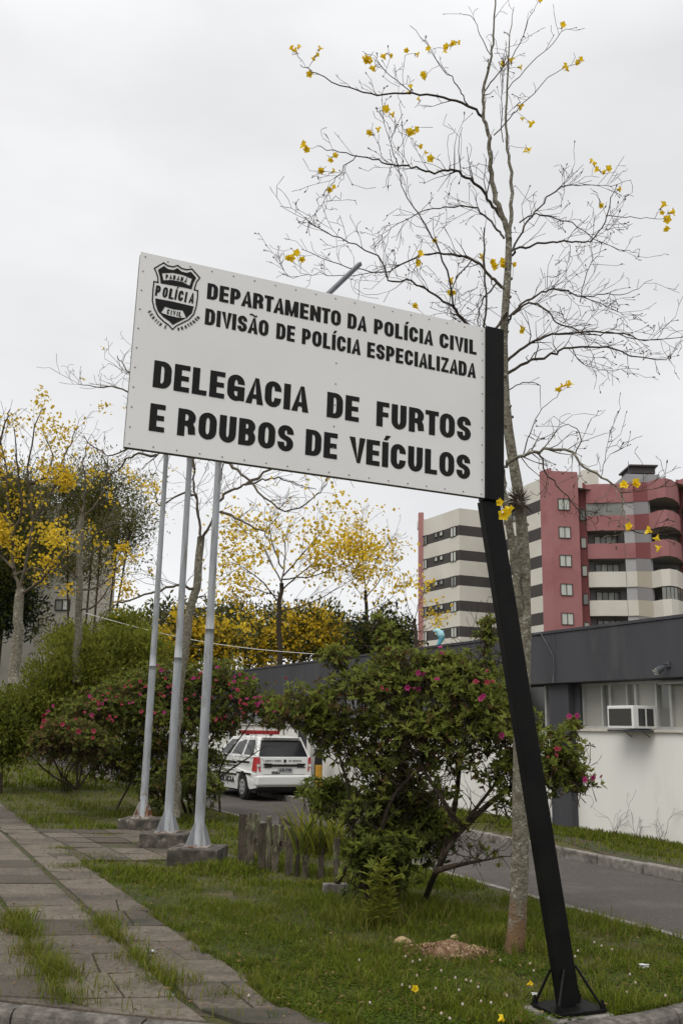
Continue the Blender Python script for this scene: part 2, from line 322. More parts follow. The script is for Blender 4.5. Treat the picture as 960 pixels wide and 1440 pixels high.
# ---------------------------------------------------------------- lettering: condensed bold capitals drawn as strokes
def arc(cx, cy, rx, ry, a0, a1, n=8):
    return [(cx + rx * math.cos(rad(a0 + (a1 - a0) * i / n)), cy + ry * math.sin(rad(a0 + (a1 - a0) * i / n))) for i in range(n + 1)]
Q_ = 0.30
OV = arc(.5, 1 - Q_, .5, Q_, 0, 180) + arc(.5, Q_, .5, Q_, 180, 360)
GL = {  # width, [(path, closed)], [polygons]
 'I': (.22, [([(0, 0), (0, 1)], 0)]), 'O': (.64, [(OV, 1)]), '0': (.60, [(OV, 1)]),
 'C': (.62, [([(1, .66)] + arc(.5, 1 - Q_, .5, Q_, 0, 180) + arc(.5, Q_, .5, Q_, 180, 360) + [(1, .34)], 2)]),
 'G': (.63, [([(1, .68)] + arc(.5, 1 - Q_, .5, Q_, 0, 180) + arc(.5, Q_, .5, Q_, 180, 300), 2), ([(1, -.08), (1, .46)], 2), ([(1, .46), (.52, .46)], 0)]),
 'D': (.62, [([(0, 0), (0, 1), (.45, 1)] + arc(.5, 1 - Q_, .5, Q_, 80, 0) + arc(.5, Q_, .5, Q_, 0, -80) + [(.45, 0)], 1)]),
 'E': (.54, [([(0, 0), (0, 1)], 0), ([(.2, 1), (1, 1)], 0), ([(.2, .5), (.9, .5)], 0), ([(.2, 0), (1, 0)], 0)]),
 'F': (.51, [([(0, 0), (0, 1)], 0), ([(.2, 1), (1, 1)], 0), ([(.2, .5), (.88, .5)], 0)]),
 'L': (.52, [([(0, 0), (0, 1)], 0), ([(.2, 0), (1, 0)], 0)]),
 'T': (.56, [([(.5, 0), (.5, .9)], 0), ([(0, 1), (1, 1)], 0)]),
 'U': (.61, [([(0, 1)] + arc(.5, Q_, .5, Q_, 180, 360) + [(1, 1)], 0)]),
 'B': (.62, [([(0, 0), (0, 1)], 0), ([(.2, 1), (.55, 1)] + arc(.55, .78, .40, .22, 90, -90) + [(.2, .54)], 2), ([(.2, .52), (.55, .52)] + arc(.55, .26, .45, .26, 90, -90) + [(.2, 0)], 2)]),
 'P': (.60, [([(0, 0), (0, 1)], 0), ([(.2, 1), (.5, 1)] + arc(.5, .70, .5, .30, 90, -90) + [(.2, .40)], 2)]),
 'R': (.64, [([(0, 0), (0, 1)], 0), ([(.2, 1), (.5, 1)] + arc(.5, .74, .46, .26, 90, -90) + [(.2, .48)], 2), ([(.5, .47), (.8, .43), (.93, .3), (.95, .15), (1.0, 0)], 2)]),
 'S': (.60, [([(1, .70)] + arc(.5, .76, .5, .24, 0, 235, 10) + arc(.5, .25, .5, .25, 55, -180, 10) + [(0, .31)], 2)]),
 'A': (.66, [], [[(0, 0), (.36, 0), (.505, .74), (.505, 1), (.29, 1)], [(.64, 0), (1, 0), (.71, 1), (.495, 1), (.495, .74)], [(.24, .20), (.76, .20), (.72, .37), (.28, .37)]]),
 'V': (.64, [], [[(0, 1), (.36, 1), (.505, .30), (.505, 0), (.30, 0)], [(.64, 1), (1, 1), (.70, 0), (.495, 0), (.495, .30)]]),
 'N': (.68, [([(0, 0), (0, 1)], 0), ([(1, 0), (1, 1)], 0)], [[(.02, 1), (.34, 1), (.98, 0), (.66, 0)]]),
 'M': (.84, [([(0, 0), (0, 1)], 0), ([(1, 0), (1, 1)], 0)], [[(.02, 1), (.33, 1), (.57, 0), (.43, 0)], [(.67, 1), (.98, 1), (.57, 0), (.43, 0)]]),
 'Z': (.56, [([(0, 1), (1, 1)], 0), ([(0, 0), (1, 0)], 0)], [[(.66, .9), (1, .9), (.34, .1), (0, .1)]]),
 '4': (.60, [([(.74, 0), (.74, 1)], 0), ([(0, .28), (1, .28)], 0)], [[(.0, .25), (.22, .35), (.74, 1), (.5, 1)]]),
 '5': (.60, [([(1, 1), (0, 1)], 0), ([(0, 1), (0, .52)], 0), ([(0, .55), (.45, .60)] + arc(.5, .30, .5, .30, 90, -180, 10), 2)]),
 '6': (.60, [([(.95, .80)] + arc(.5, 1 - Q_, .5, Q_, 30, 180) + arc(.5, Q_, .5, Q_, 180, 360) + arc(.5, .32, .5, .27, 0, 180), 2)]),
 '7': (.56, [([(0, 1), (1, 1)], 0), ([(1, .95), (.35, 0)], 2)]),
 ' ': (.30, []),
}
ACC = {'Í': ('I', 'acute'), 'Á': ('A', 'acute'), 'Ã': ('A', 'tilde')}
def glyph(ch, sv=.255, sh=.185):
    """list of 2-D quad strips / polygons in cap-height units, plus the advance width"""
    acc = None
    if ch in ACC: ch, acc = ACC[ch]
    g = GL[ch]; wd = g[0]; res = []
    if ch == 'I': wd = sv
    X = lambda x: sv / 2 + x * (wd - sv); Y = lambda y: sh / 2 + y * (1 - sh)
    for path, mode in g[1]:
        pp = [(X(a), Y(b)) for a, b in path]; pp = [p for i, p in enumerate(pp) if i == 0 or abs(p[0] - pp[i - 1][0]) + abs(p[1] - pp[i - 1][1]) > .012]; closed = mode == 1
        if closed and abs(pp[0][0] - pp[-1][0]) + abs(pp[0][1] - pp[-1][1]) < .012: pp = pp[:-1]
        pts = np.array(pp)
        k = len(pts); L_, R_ = [], []
        if mode == 0:
            for e0, e1 in ((0, 1), (-1, -2)):
                dv = unit(pts[e0] - pts[e1]); pts[e0] = pts[e0] + dv * (abs(dv[0]) * sv / 2 + abs(dv[1]) * sh / 2)
        for i in range(k):
            a = pts[(i - 1) % k] if (closed or i > 0) else None; b = pts[(i + 1) % k] if (closed or i < k - 1) else None
            t1 = unit(pts[i] - a) if a is not None else unit(b - pts[i]); t2 = unit(b - pts[i]) if b is not None else t1
            n1 = np.array((-t1[1], t1[0])); n2 = np.array((-t2[1], t2[0])); nm = unit(n1 + n2); q = 1 / max(.6, nm @ n1)
            off = np.array((nm[0] * sv / 2, nm[1] * sh / 2)) * q
            L_.append(pts[i] + off); R_.append(pts[i] - off)
        rng_ = range(k) if closed else range(k - 1)
        res.append([[L_[i], R_[i], R_[(i + 1) % k], L_[(i + 1) % k]] for i in rng_])
    for poly in (g[2] if len(g) > 2 else []):
        res.append([[np.array((a * wd, b)) for a, b in poly]])
    if acc == 'acute':
        cx = wd / 2; res.append([[np.array(q) for q in ((cx - .08, 1.07), (cx + .06, 1.07), (cx + .22, 1.27), (cx + .02, 1.27))]])
    if acc == 'tilde':
        cx = wd / 2; ps = [(cx - .24 + .48 * i / 8, 1.15 + .045 * math.sin(i / 8 * 2 * math.pi)) for i in range(9)]
        res.append([[np.array((a, b + .05)), np.array((a, b - .05)), np.array((c_, d_ - .05)), np.array((c_, d_ + .05))] for (a, b), (c_, d_) in zip(ps[:-1], ps[1:])])
    return res, wd
def draw_text(mb, s_, mapf, x0, x1, y0, hgt, gap=.095, m=0, lift=0.0, sv=.255, sh=.185, each=None):
    """draws s_ between x0 and x1 on baseline y0; mapf(x, y, lift) -> 3-D"""
    gs = [glyph(ch, sv, sh) for ch in s_]
    cl_ = lambda c: {'Á': 'A', 'Ã': 'A'}.get(c, c)
    gp_ = [gap - (.05 if cl_(a) in 'AVT' else 0) - (.05 if cl_(b) in 'AVT' else 0) - (.05 if cl_(a) in 'LAV' and cl_(b) in 'AVT' and cl_(a) != cl_(b) else 0) for a, b in zip(s_[:-1], s_[1:])] + [0]
    tot = sum(g[1] for g in gs) + sum(gp_); kx = (x1 - x0) / tot; x = x0
    for (res, wd), gap in zip(gs, gp_):
        if each and res: mb = MB()
        for si, strip in enumerate(res):
            for q in strip:
                mb.add([mapf(x + p[0] * kx, y0 + p[1] * hgt, lift + si * 0.00025) for p in q], [(0, 1, 2, 3)], m)
        if each and res: each(mb)
        x += (wd + gap) * kx
def draw_text_c(mb, s_, mapf, xc, y0, hgt, width, **k): draw_text(mb, s_, mapf, xc - width / 2, xc + width / 2, y0, hgt, **k)
def fill_poly(mb, loops, mapf, lift, m=0):
    vv = [p for lp in loops for p in lp]
    tr = tessellate_polygon([[Vector((p[0], p[1], 0)) for p in lp] for lp in loops])
    mb.add([mapf(p[0], p[1], lift) for p in vv], [tuple(t) for t in tr], m)
def line_poly(mb, pts, wd, mapf, lift, m=0):
    pts = [np.array(p, float) for p in pts]; k = len(pts); L_, R_ = [], []
    for i in range(k):
        a = pts[i - 1] if i > 0 else pts[-2]; b = pts[i + 1] if i < k - 1 else pts[1]
        t1 = unit(pts[i] - a); t2 = unit(b - pts[i]); n1 = np.array((-t1[1], t1[0])); n2 = np.array((-t2[1], t2[0])); nm = unit(n1 + n2)
        q = 1 / max(.55, nm @ n1); L_.append(pts[i] + nm * q * wd / 2); R_.append(pts[i] - nm * q * wd / 2)
    for i in range(k - 1): mb.add([mapf(*p, lift) for p in (L_[i], R_[i], R_[i + 1], L_[i + 1])], [(0, 1, 2, 3)], m)

# ================================================================ THE SETTING
RD = unit((-0.46, 1.0, 0)); RN = np.array((RD[1], -RD[0], 0))       # street direction and its right-hand normal
near0 = G(880, 1300); far0 = G(782, 1200)                            # on the near edge and far kerb of the driveway
def on(p0, s, z=0.0): q = p0 + RD * s; return np.array((q[0], q[1], z))
WR = unit((-0.49, 1.0, 0)); WNn = np.array((-WR[1], WR[0], 0))       # facade direction (away), outward normal (towards drive)
VZ = 0.08
wall0 = G(960, 1187, VZ)

# front kerb arc (street corner): survey points then smooth circle-ish curve
kp = [(-9, 9.6), (-6.5, 8.7), (-4.5, 8.0), (-3.2, 7.42), (-2.21, 7.0), (-1.69, 6.83), (-1.2, 6.70), (-0.5, 6.58), (0.3, 6.55), (1.1, 6.66), (1.75, 6.88), (2.2, 7.12), (2.6, 7.42), (3.1, 7.85), (3.7, 8.5)]
kp = [(x, y - .14) for x, y in kp]
def street():
    mb = MB(); mb.quad((-900, -400, -.16), (900, -400, -.16), (900, 1600, -.16), (-900, 1600, -.16))
    tag(mb.build('terrain', 'grass_base'), kind='structure')
    mb = MB(); mb.quad((-40, -30, -.14), (40, -30, -.14), (40, 13, -.14), (-40, 13, -.14))
    tag(mb.build('street', 'asphalt'), kind='structure')
street()
def lawn_sheet():
    mb = MB(); top = [(x, y + .13, 0) for x, y in kp]
    nl = [on(near0, s) for s in (-1.2, 0, 3, 10, 25, 60, 110)]
    ring = top + [tuple(p) for p in nl] + [(-140, 160, 0), (-140, 9.7, 0)]
    fill_poly(mb, [[(p[0], p[1]) for p in ring]], lambda x, y, l: (x, y, l), 0.0)
    r2 = [(x, y, z - .155) for x, y, z in ring]; n = len(ring)
    mb.add(list(ring) + r2, [(i, n + i, n + (i + 1) % n, (i + 1) % n) for i in range(n)])
    tag(mb.build('lawn', 'grass_base'), kind='structure')
lawn_sheet()
def drive():
    mb = MB(); a0 = on(near0, -8, -.045); a1 = on(near0, 110, -.045)
    w_ = (far0 - near0) @ RN
    b0 = a0 + RN * w_; b1 = a1 + RN * w_
    mb.quad(a0, b0, b1, a1)
    tag(mb.build('driveway', 'asphalt'), kind='structure')
    # flush concrete edging along the lawn
    root = thing('lawn_edging', 'flush strip of pale concrete edging stones between the lawn and the driveway', 'kerb', on(near0, 0))
    rg = random.Random(3)
    for i in range(-2, 34):
        mb = MB(); c = on(near0, i * 1.0 + .5, -.03) + RN * (0.05 + rg.uniform(-.008, .008))
        mb.box(c + np.array((0, 0, rg.uniform(-.004, .004))), (.05, .492, .045), (RN, RD, UP))
        mb.build('edging_stone', 'concrete', root)
    # verge beyond the far kerb
    mb = MB(); v0 = on(far0, -10, VZ) + RN * .12; v1 = on(far0, 110, VZ) + RN * .12
    mb.quad(v0, v0 + RN * 60, v1 + RN * 60, v1)
    mb.quad(v0 + UP * -.2, v0, v1, v1 + UP * -.2)
    tag(mb.build('verge', 'grass_base'), kind='structure')
    root = thing('roadside_kerb', 'raised kerb of worn concrete stones on the far side of the driveway', 'kerb', on(far0, 0))
    for i in range(-8, 40):
        mb = MB(); c = on(far0, i * 0.95 + .47, .015) + RN * (.065 + rg.uniform(-.006, .006))
        mb.box(c + UP * rg.uniform(-.006, .006), (.065, .466, .085), (RN, RD, UP)); bevel(mb.build('kerb_stone', 'concrete', root), .025)
    # worn footpath patch behind the kerb
    mb = MB()
    p = [G(600, 1120, VZ + .006), G(640, 1130, VZ + .006), G(700, 1150, VZ + .006), G(770, 1176, VZ + .006), G(860, 1205, VZ + .006), G(960, 1226, VZ + .006)]
    q = [x + RN * d for x, d in zip(p, (.7, .8, .75, .5, .4, .3))]
    for i in range(5): mb.quad(p[i], q[i], q[i + 1], p[i + 1])
    tag(mb.build('footpath', 'soil'), kind='structure')
drive()
def kerb_front():
    root = thing('corner_kerb', 'curved grey concrete kerb at the street corner in the foreground', 'kerb', (0.3, 6.6, 0))
    rg = random.Random(5)
    pts = np.array(kp); seg = np.linalg.norm(np.diff(pts, axis=0), axis=1); cum = np.concatenate([[0], np.cumsum(seg)])
    n = int(cum[-1] / 0.9)
    def at(s): return np.array((np.interp(s, cum, pts[:, 0]), np.interp(s, cum, pts[:, 1]), 0))
    for i in range(n):
        s0 = cum[-1] * i / n + .008; s1 = cum[-1] * (i + 1) / n - .008; mb = MB(); k = 4; rings = []
        dz = rg.uniform(-.006, .006)
        for j in range(k + 1):
            s_ = s0 + (s1 - s0) * j / k; c = at(s_); t = unit(at(min(s_ + .2, cum[-1])) - at(max(s_ - .2, 0))); nn = np.array((-t[1], t[0], 0))
            rings.append([c + nn * a + UP * (b + dz) for a, b in ((-.01, -.16), (.0, -.03), (.012, -.004), (.04, .014), (.12, .016), (.14, .0), (.14, -.16))])
        V = [p for r_ in rings for p in r_]; m_ = 7
        Fc = [(j * m_ + q, (j + 1) * m_ + q, (j + 1) * m_ + q + 1, j * m_ + q + 1) for j in range(k) for q in range(m_ - 1)]
        Fc += [tuple(range(m_)), tuple(k * m_ + q for q in range(m_))[::-1]]
        mb.add(V, Fc); mb.build('kerb_stone', 'kerbstone', root)
kerb_front()

# ---- sidewalk of slabs
SD = unit((-0.463, 1.0, 0)); SX = unit((1.0, .13, 0))
def kerb_y(x): return float(np.interp(x, [a for a, b in kp], [b for a, b in kp])) + .14
def seam_x(Y): return -1.40 - 0.463 * (Y - 8.0)
SLABREG = []
def sidewalk():
    rg = random.Random(11)
    mb = MB(); ps = [(seam_x(6.4) + .66, 6.95), (seam_x(27) + .66, 27), (seam_x(27) - 3.6, 27), (seam_x(8.9) - 3.4, 8.9), (-2.2, 7.16), (-1.2, 6.87), (-.5, 6.74)]
    fill_poly(mb, [ps], lambda x, y, l: (x, y, l), .004)
    walk = tag(mb.build('sidewalk', 'soil'), kind='structure')
    ORG[walk.name] = np.zeros(3)
    cols = [(0.03, .60), (-.80, -.06), (-1.62, -.86), (-2.44, -1.66), (-3.3, -2.5)]
    for ci, (xa, xb) in enumerate(cols):
        Y = 6.2 + (0, .25, .05, .3, .1)[ci]
        while Y < 25.5:
            ln = rg.choice([.62, .66, .62, .70]); g_ = .012
            xa2, xb2 = xa, xb
            if ci == 0: xb2 += rg.uniform(-.05, .04)
            q = []
            for (x, yy) in ((xa2, Y + g_), (xb2, Y + g_), (xb2, Y + ln - g_), (xa2, Y + ln - g_)):
                yy2 = yy + .13 * (x - xa); q.append(np.array((seam_x(yy2) + x, yy2, 0)))
            Y += ln
            if all(p[1] < kerb_y(p[0]) + .02 for p in q): continue
            for p in q:
                lim = kerb_y(p[0]) + .01
                if p[1] < lim: p[1] = lim
            if q[3][1] - q[0][1] < .1 and q[2][1] - q[1][1] < .1: continue
            tl = [rg.uniform(-.007, .007) for _ in range(4)]; h_ = .026
            parts = [q]
            if rg.random() < .13 and ci < 3:   # a cracked slab in two pieces
                f0, f1 = rg.uniform(.3, .7), rg.uniform(.3, .7)
                a = q[0] + (q[1] - q[0]) * f0; b = q[3] + (q[2] - q[3]) * f1; gx = np.array((.007, 0, 0))
                parts = [[q[0], a - gx, b - gx, q[3]], [a + gx, q[1], q[2], b + gx]]
            mt = rg.choice(['slab', 'slab', 'slab_b', 'slab_c'] if Y < 13 else ['slab', 'slab_b', 'slab_b', 'slab_c'])
            for pq in parts:
                mb = MB(); ce = sum(pq) / 4
                V = [p * 1 + UP * -.01 for p in pq] + [p + UP * (h_ - .006 + t) for p, t in zip(pq, tl)] + [ce + (p - ce) * .97 + UP * (h_ + t) for p, t in zip(pq, tl)]
                mb.add(V, [(0, 1, 5, 4), (1, 2, 6, 5), (2, 3, 7, 6), (3, 0, 4, 7), (4, 5, 9, 8), (5, 6, 10, 9), (6, 7, 11, 10), (7, 4, 8, 11), (8, 9, 10, 11)])
                mb.build('paving_slab', mt, walk)
                SLABREG.append((ce[0], ce[1], mt))
    # paved patch leading to the flagpoles
    mb = MB(); a, b, c, d = G(45, 1172), G(170, 1170), G(250, 1212), G(110, 1218)
    a2, b2, c2, d2 = np.array((-5.9, 17.6, .004)), np.array((-2.9, 17.9, .004)), np.array((-1.3, 14.25, .004)), np.array((-3.75, 13.75, .004))
    mb.quad(d2, c2, b2, a2); patch = tag(mb.build('paved_patch', 'soil'), kind='structure'); ORG[patch.name] = np.zeros(3)
    nu, nv = 5, 6
    for i in range(nu):
        for j in range(nv):
            if rg.random() < .08: continue
            f = lambda s_, t_: (d2 * (1 - s_) + c2 * s_) * (1 - t_) + (a2 * (1 - s_) + b2 * s_) * t_
            e_ = .012
            q = [f((i + e_ * 2) / nu, (j + e_ * 2) / nv), f((i + 1 - e_ * 2) / nu, (j + e_ * 2) / nv), f((i + 1 - e_ * 2) / nu, (j + 1 - e_ * 2) / nv), f((i + e_ * 2) / nu, (j + 1 - e_ * 2) / nv)]
            tl = [rg.uniform(-.008, .008) for _ in range(4)]
            mb = MB(); V = [p - UP * .01 for p in q] + [p + UP * (.018 + t) for p, t in zip(q, tl)]
            mb.add(V, [(0, 1, 5, 4), (1, 2, 6, 5), (2, 3, 7, 6), (3, 0, 4, 7), (4, 5, 6, 7)]); mb.build('paving_slab', rg.choice(['slab', 'slab_c', 'slab_b']), patch)
sidewalk()

# ---- low building
fw = 0.28                                                      # the dark fascia stands proud of the wall
def wp(s, z, o=0.0): q = wall0 + WR * s + WNn * o; return np.array((q[0], q[1], z))
def hit_wall(u, v, o=0.0):
    """survey: where the sight line meets the facade plane"""
    d = ray(u, v); n = WNn; p0 = wall0 + WNn * o
    t = ((p0 - CP) @ n) / (d @ n); q = CP + d * t
    return (q - p0) @ WR, q[2]
def zat(v, u=960, o=0.0): return hit_wall(u, v, o)[1]
Z_SILL = zat(1031); Z_FB = zat(952, o=fw); Z_FT = zat(868, o=fw)
def low_building():
    root = thing('station_building', 'long low white building with a dark grey fascia beyond the driveway', 'building', wp(0, VZ))
    ax = (WR, WNn, UP)
    S1 = 62.0; s0 = -6.0
    sp_, _ = hit_wall(780, 1050); sp2, _ = hit_wall(806, 1050)
    # dado wall under the windows (two runs beside the pillar)
    mb = MB(); zc = (Z_SILL + VZ - .1) / 2; hz = (Z_SILL - VZ + .1) / 2
    mb.box(wp((s0 + sp2) / 2, zc, -.10), ((sp2 - s0) / 2 - .002, .10, hz), ax); mb.build('wall', 'whitewall', root)
    mb = MB(); mb.box(wp((S1 + sp_) / 2, zc, -.10), ((S1 - sp_) / 2 - .002, .10, hz), ax); mb.build('wall', 'whitewall', root)
    # end mass behind (roof slab body)
    mb = MB(); mb.box(wp((s0 + S1) / 2, Z_FB + (Z_FT - Z_FB) * .45, -4), ((S1 - s0) / 2, 3.9, (Z_FT - Z_FB) * .44), ax)
    mb.box(wp((s0 + S1) / 2, 1.2, -7.8), ((S1 - s0) / 2, .1, 1.3), ax); mb.build('roof', 'darkfascia', root)
    # fascia: two runs with a joint above the pillar
    sj, _ = hit_wall(780, 900, fw)
    for a, b, e_ in ((s0, sj - .01, 0.0), (sj + .01, S1, -.012)):
        mb = MB(); mb.box(wp((a + b) / 2, (Z_FB + Z_FT) / 2, fw / 2 - .06 + e_), ((b - a) / 2, fw / 2 + .06, (Z_FT - Z_FB) / 2), ax); bevel(mb.build('fascia', 'darkfascia', root), .012)
        mb = MB(); mb.box(wp((a + b) / 2, Z_FT + .028, fw / 2 - .07 + e_), ((b - a) / 2 + .008, fw / 2 + .09, .026), ax); mb.build('coping', 'darkfascia', root)
    # pillars
    for u_a, u_b in ((775, 803),):
        a, _ = hit_wall(u_a, 1060, .12); b, _ = hit_wall(u_b, 1060, .12)
        mb = MB(); mb.box(wp((a + b) / 2, (Z_FB + VZ - .1) / 2, .0), (abs(a - b) / 2, .15, (Z_FB - VZ + .1) / 2 - .003), ax); mb.build('pillar', 'darkfascia', root)
        pa = (a + b) / 2
    s_ = pa
    k = 1
    for s_ in np.arange(pa + 6.2, S1, 6.2):
        mb = MB(); mb.box(wp(s_, (Z_FB + VZ - .1) / 2, .0), (.17, .15, (Z_FB - VZ + .1) / 2 - .003), ax); mb.build('pillar', 'darkfascia', root)
    # recessed dark reveal to the right of the pillar
    ra, _ = hit_wall(815, 1000)
    mb = MB(); mb.box(wp((ra + min(a, b)) / 2, (Z_SILL + Z_FB) / 2, -.06), (abs(min(a, b) - ra) / 2, .06, (Z_FB - Z_SILL) / 2 - .004), ax); mb.build('reveal_panel', 'darkfascia', root)
    # sills
    mb = MB(); mb.box(wp((s0 + sp2) / 2, Z_SILL + .025, .0), ((sp2 - s0) / 2 - .004, .05, .025), ax); bevel(mb.build('sill', 'sill', root), .008)
    mb = MB(); mb.box(wp((S1 + sp_) / 2 + .2, Z_SILL + .025, .0), ((S1 - sp_) / 2 - .2, .05, .025), ax); bevel(mb.build('sill', 'sill', root), .008)
    zb, zt = Z_SILL + .05, Z_FB - .0
    mull = [hit_wall(u, 990)[0] for u in (815, 842, 853, 877, 889, 918, 938, 960)]
    wide = [.03, .018, .028, .018, .018, .028, .03, .02]
    # glazing as separate panes between mullions
    allm = sorted(mull + [mull[-1] - 1.0 * i for i in range(1, 6)])
    for i in range(len(allm) - 1):
        a, b = allm[i], allm[i + 1]; mb = MB()
        mb.box(wp((a + b) / 2, (zb + zt) / 2, -.13), ((b - a) / 2 - .004, .004, (zt - zb) / 2 - .01), ax)
        mb.build('window_pane', 'blind' if i % 2 else 'glass', root)
    for i, a in enumerate(allm):
        mb = MB(); mb.box(wp(a, (zb + zt) / 2, -.10), (.022 if i % 2 else .03, .035, (zt - zb) / 2 - .006), ax); mb.build('mullion', 'alu', root)
    mb = MB(); a, b = min(allm), max(allm)
    mb.box(wp((a + b) / 2, zb + .025, -.10), ((b - a) / 2 + .03, .045, .024), ax); mb.box(wp((a + b) / 2, zt - .03, -.10), ((b - a) / 2 + .03, .045, .024), ax); mb.build('window_frame', 'alu', root)
    # windows left of the pillar
    left = list(np.arange(max(sp_, pa) + .35, S1, 1.03)); 
    for i in range(len(left) - 1):
        a, b = left[i], left[i + 1]
        mb = MB(); mb.box(wp((a + b) / 2, (zb + zt) / 2, -.13), ((b - a) / 2 - .03, .004, (zt - zb) / 2 - .01), ax); mb.build('window_pane', 'darkglass', root)
        if i < 24:
            mb = MB(); mb.box(wp(a, (zb + zt) / 2, -.10), (.026, .035, (zt - zb) / 2 - .004), ax); mb.build('mullion', 'alu', root)
    # awning strip over the right window
    a, _ = hit_wall(925, 962); mb = MB(); mb.box(wp(a - 2.0, zt - .07, -.02), (2.0, .05, .018), ax); mb.build('window_awning_rail', 'alu', root)
    # cable down the fascia
    cps = []
    for u, v in ((752, 892), (760, 891), (768, 905), (777, 922), (779, 940), (777, 960)):
        s__, z__ = hit_wall(u, v, fw + .015); cps.append(wp(s__, z__, fw + .015))
    mb = MB(); mb.tube(cps, .011, 6); mb.build('cable', 'steelgrey', root, smooth=True)
    return root
low_building()
def ac_unit():
    s1, z1 = hit_wall(854, 1024, .45); s2, z2 = hit_wall(889, 992, .45); s3, _ = hit_wall(889, 1010, .45)
    c = wp((s1 + s2) / 2, 0, 0); sx = abs(s1 - s2) / 2
    zb_ = Z_SILL + .06; zt_ = max(z2, zb_ + .38)
    root = thing('air_conditioner', 'white window air conditioner sticking out above the sill of the low building', 'air conditioner', wp((s1 + s2) / 2, zb_, .1))
    ax = (WR, WNn, UP); sm = (s1 + s2) / 2; zc = (zb_ + zt_) / 2; hz = (zt_ - zb_) / 2
    mb = MB(); mb.box(wp(sm, zc, .15), (sx, .30, hz), ax); bevel(mb.build('casing', 'white', root), .012)
    mb = MB(); mb.box(wp(sm, zc, .452), (sx - .045, .004, hz - .05), ax); mb.build('grille', 'acgrille', root)
    for k in range(8):
        mb = MB(); mb.box(wp(sm, zb_ + .07 + k * (2 * hz - .14) / 7, .459), (sx - .05, .003, .005), ax); mb.build('louvre', 'acgrille', root)
    for dy in (.07, .26):
        mb = MB(); mb.box(wp(sm - sx - .002, zc, dy), (.004, .075, hz - .05), ax); mb.build('side_vent', 'darkglass', root)
    mb = MB(); mb.box(wp(sm, zb_ - .035, .16), (sx + .05, .26, .018), ax)
    mb.build('support_tray', 'steelgrey', root)
    for ds in (-.22, .22):
        mb = MB(); mb.tube([wp(sm + ds, zb_ - .05, .16), wp(sm + ds, zb_ - .14, .0)], .008, 6); mb.build('bracket', 'steelgrey', root)
    s_, z_ = hit_wall(932, 934, fw + .12)
    r2 = thing('floodlight', 'small tilted floodlight with a wire guard mounted on the dark fascia', 'floodlight', wp(s_, z_, fw))
    p = wp(s_, z_, fw + .02); q = wp(s_ + .06, z_ - .12, fw + .22)
    mb = MB(); mb.tube([p, p + WNn * .1, (p + q) / 2], .014, 6); mb.box(p, (.045, .02, .045), ax); mb.build('arm', 'steelgrey', r2)
    d_ = unit(q - p); a_ = frame_from(d_, UP); mb = MB()
    mb.tube([(p + q) / 2 - d_ * .04, (p + q) / 2, q - d_ * .02, q], (.03, .05, .065, .068), 10); mb.build('lamp_housing', 'steelgrey', r2, smooth=True)
    mb = MB(); mb.tube([q, q + d_ * .012], (.062, .058), 10); mb.build('lens', 'glass', r2)
    for k in range(4):
        mb = MB(); t = -0.04 + k * .027; mb.tube([q + d_ * .03 + a_[0] * t - a_[1] * .06, q + d_ * .045 + a_[0] * t, q + d_ * .03 + a_[0] * t + a_[1] * .06], .004, 4); mb.build('guard_wire', 'white', r2)
ac_unit()

# ---- apartment blocks in the distance
def hitz(u, v, z):
    d = ray(u, v); return CP + d * ((z - H) / d[2])
def zv(u, v, Y): return P(u, v, Y)[2]
def wall_seg(mb, a, b, z0, z1, m=0, th=.25):
    a = np.array((a[0], a[1], 0)); b = np.array((b[0], b[1], 0)); t = unit(b - a); n = np.array((t[1], -t[0], 0))
    if n[1] > 0: n = -n
    mb.box((a + b) / 2 - n * th / 2 + UP * (z0 + z1) / 2, (np.linalg.norm(b - a) / 2, th / 2, (z1 - z0) / 2), (t, n, UP), m)
    return t, n
def window(root, a, b, s0, s1, z0, z1, panes=2, glass='curtain', name='window', out_=.0):
    """framed window in the wall a-b between fractions s0..s1"""
    a = np.array((a[0], a[1], 0)); b = np.array((b[0], b[1], 0)); t = unit(b - a); n = np.array((t[1], -t[0], 0))
    if n[1] > 0: n = -n
    L_ = np.linalg.norm(b - a); p0 = a + t * L_ * s0; p1 = a + t * L_ * s1; c = (p0 + p1) / 2 + UP * (z0 + z1) / 2; hw = np.linalg.norm(p1 - p0) / 2; hz = (z1 - z0) / 2
    mb = MB(); fr = .05
    for sx_ in (-1, 1): mb.box(c + t * sx_ * (hw - fr / 2) + n * (.05 + out_), (fr / 2, .06, hz), (t, n, UP))
    for sz_ in (-1, 1): mb.box(c + UP * sz_ * (hz - fr / 2) + n * (.05 + out_), (hw - fr, .055, fr / 2), (t, n, UP))
    for k in range(1, panes): mb.box(c + t * (-hw + 2 * hw * k / panes) + n * (.05 + out_), (.03, .05, hz - fr), (t, n, UP))
    wnd = mb.build(name, 'winframe', root)
    for k in range(panes):
        mb = MB(); mb.box(c + t * (-hw + 2 * hw * (k + .5) / panes) + n * (.02 + out_), (hw / panes - .03, .01, hz - fr), (t, n, UP)); mb.build('pane', glass if not isinstance(glass, (list, tuple)) else glass[k % len(glass)], wnd)
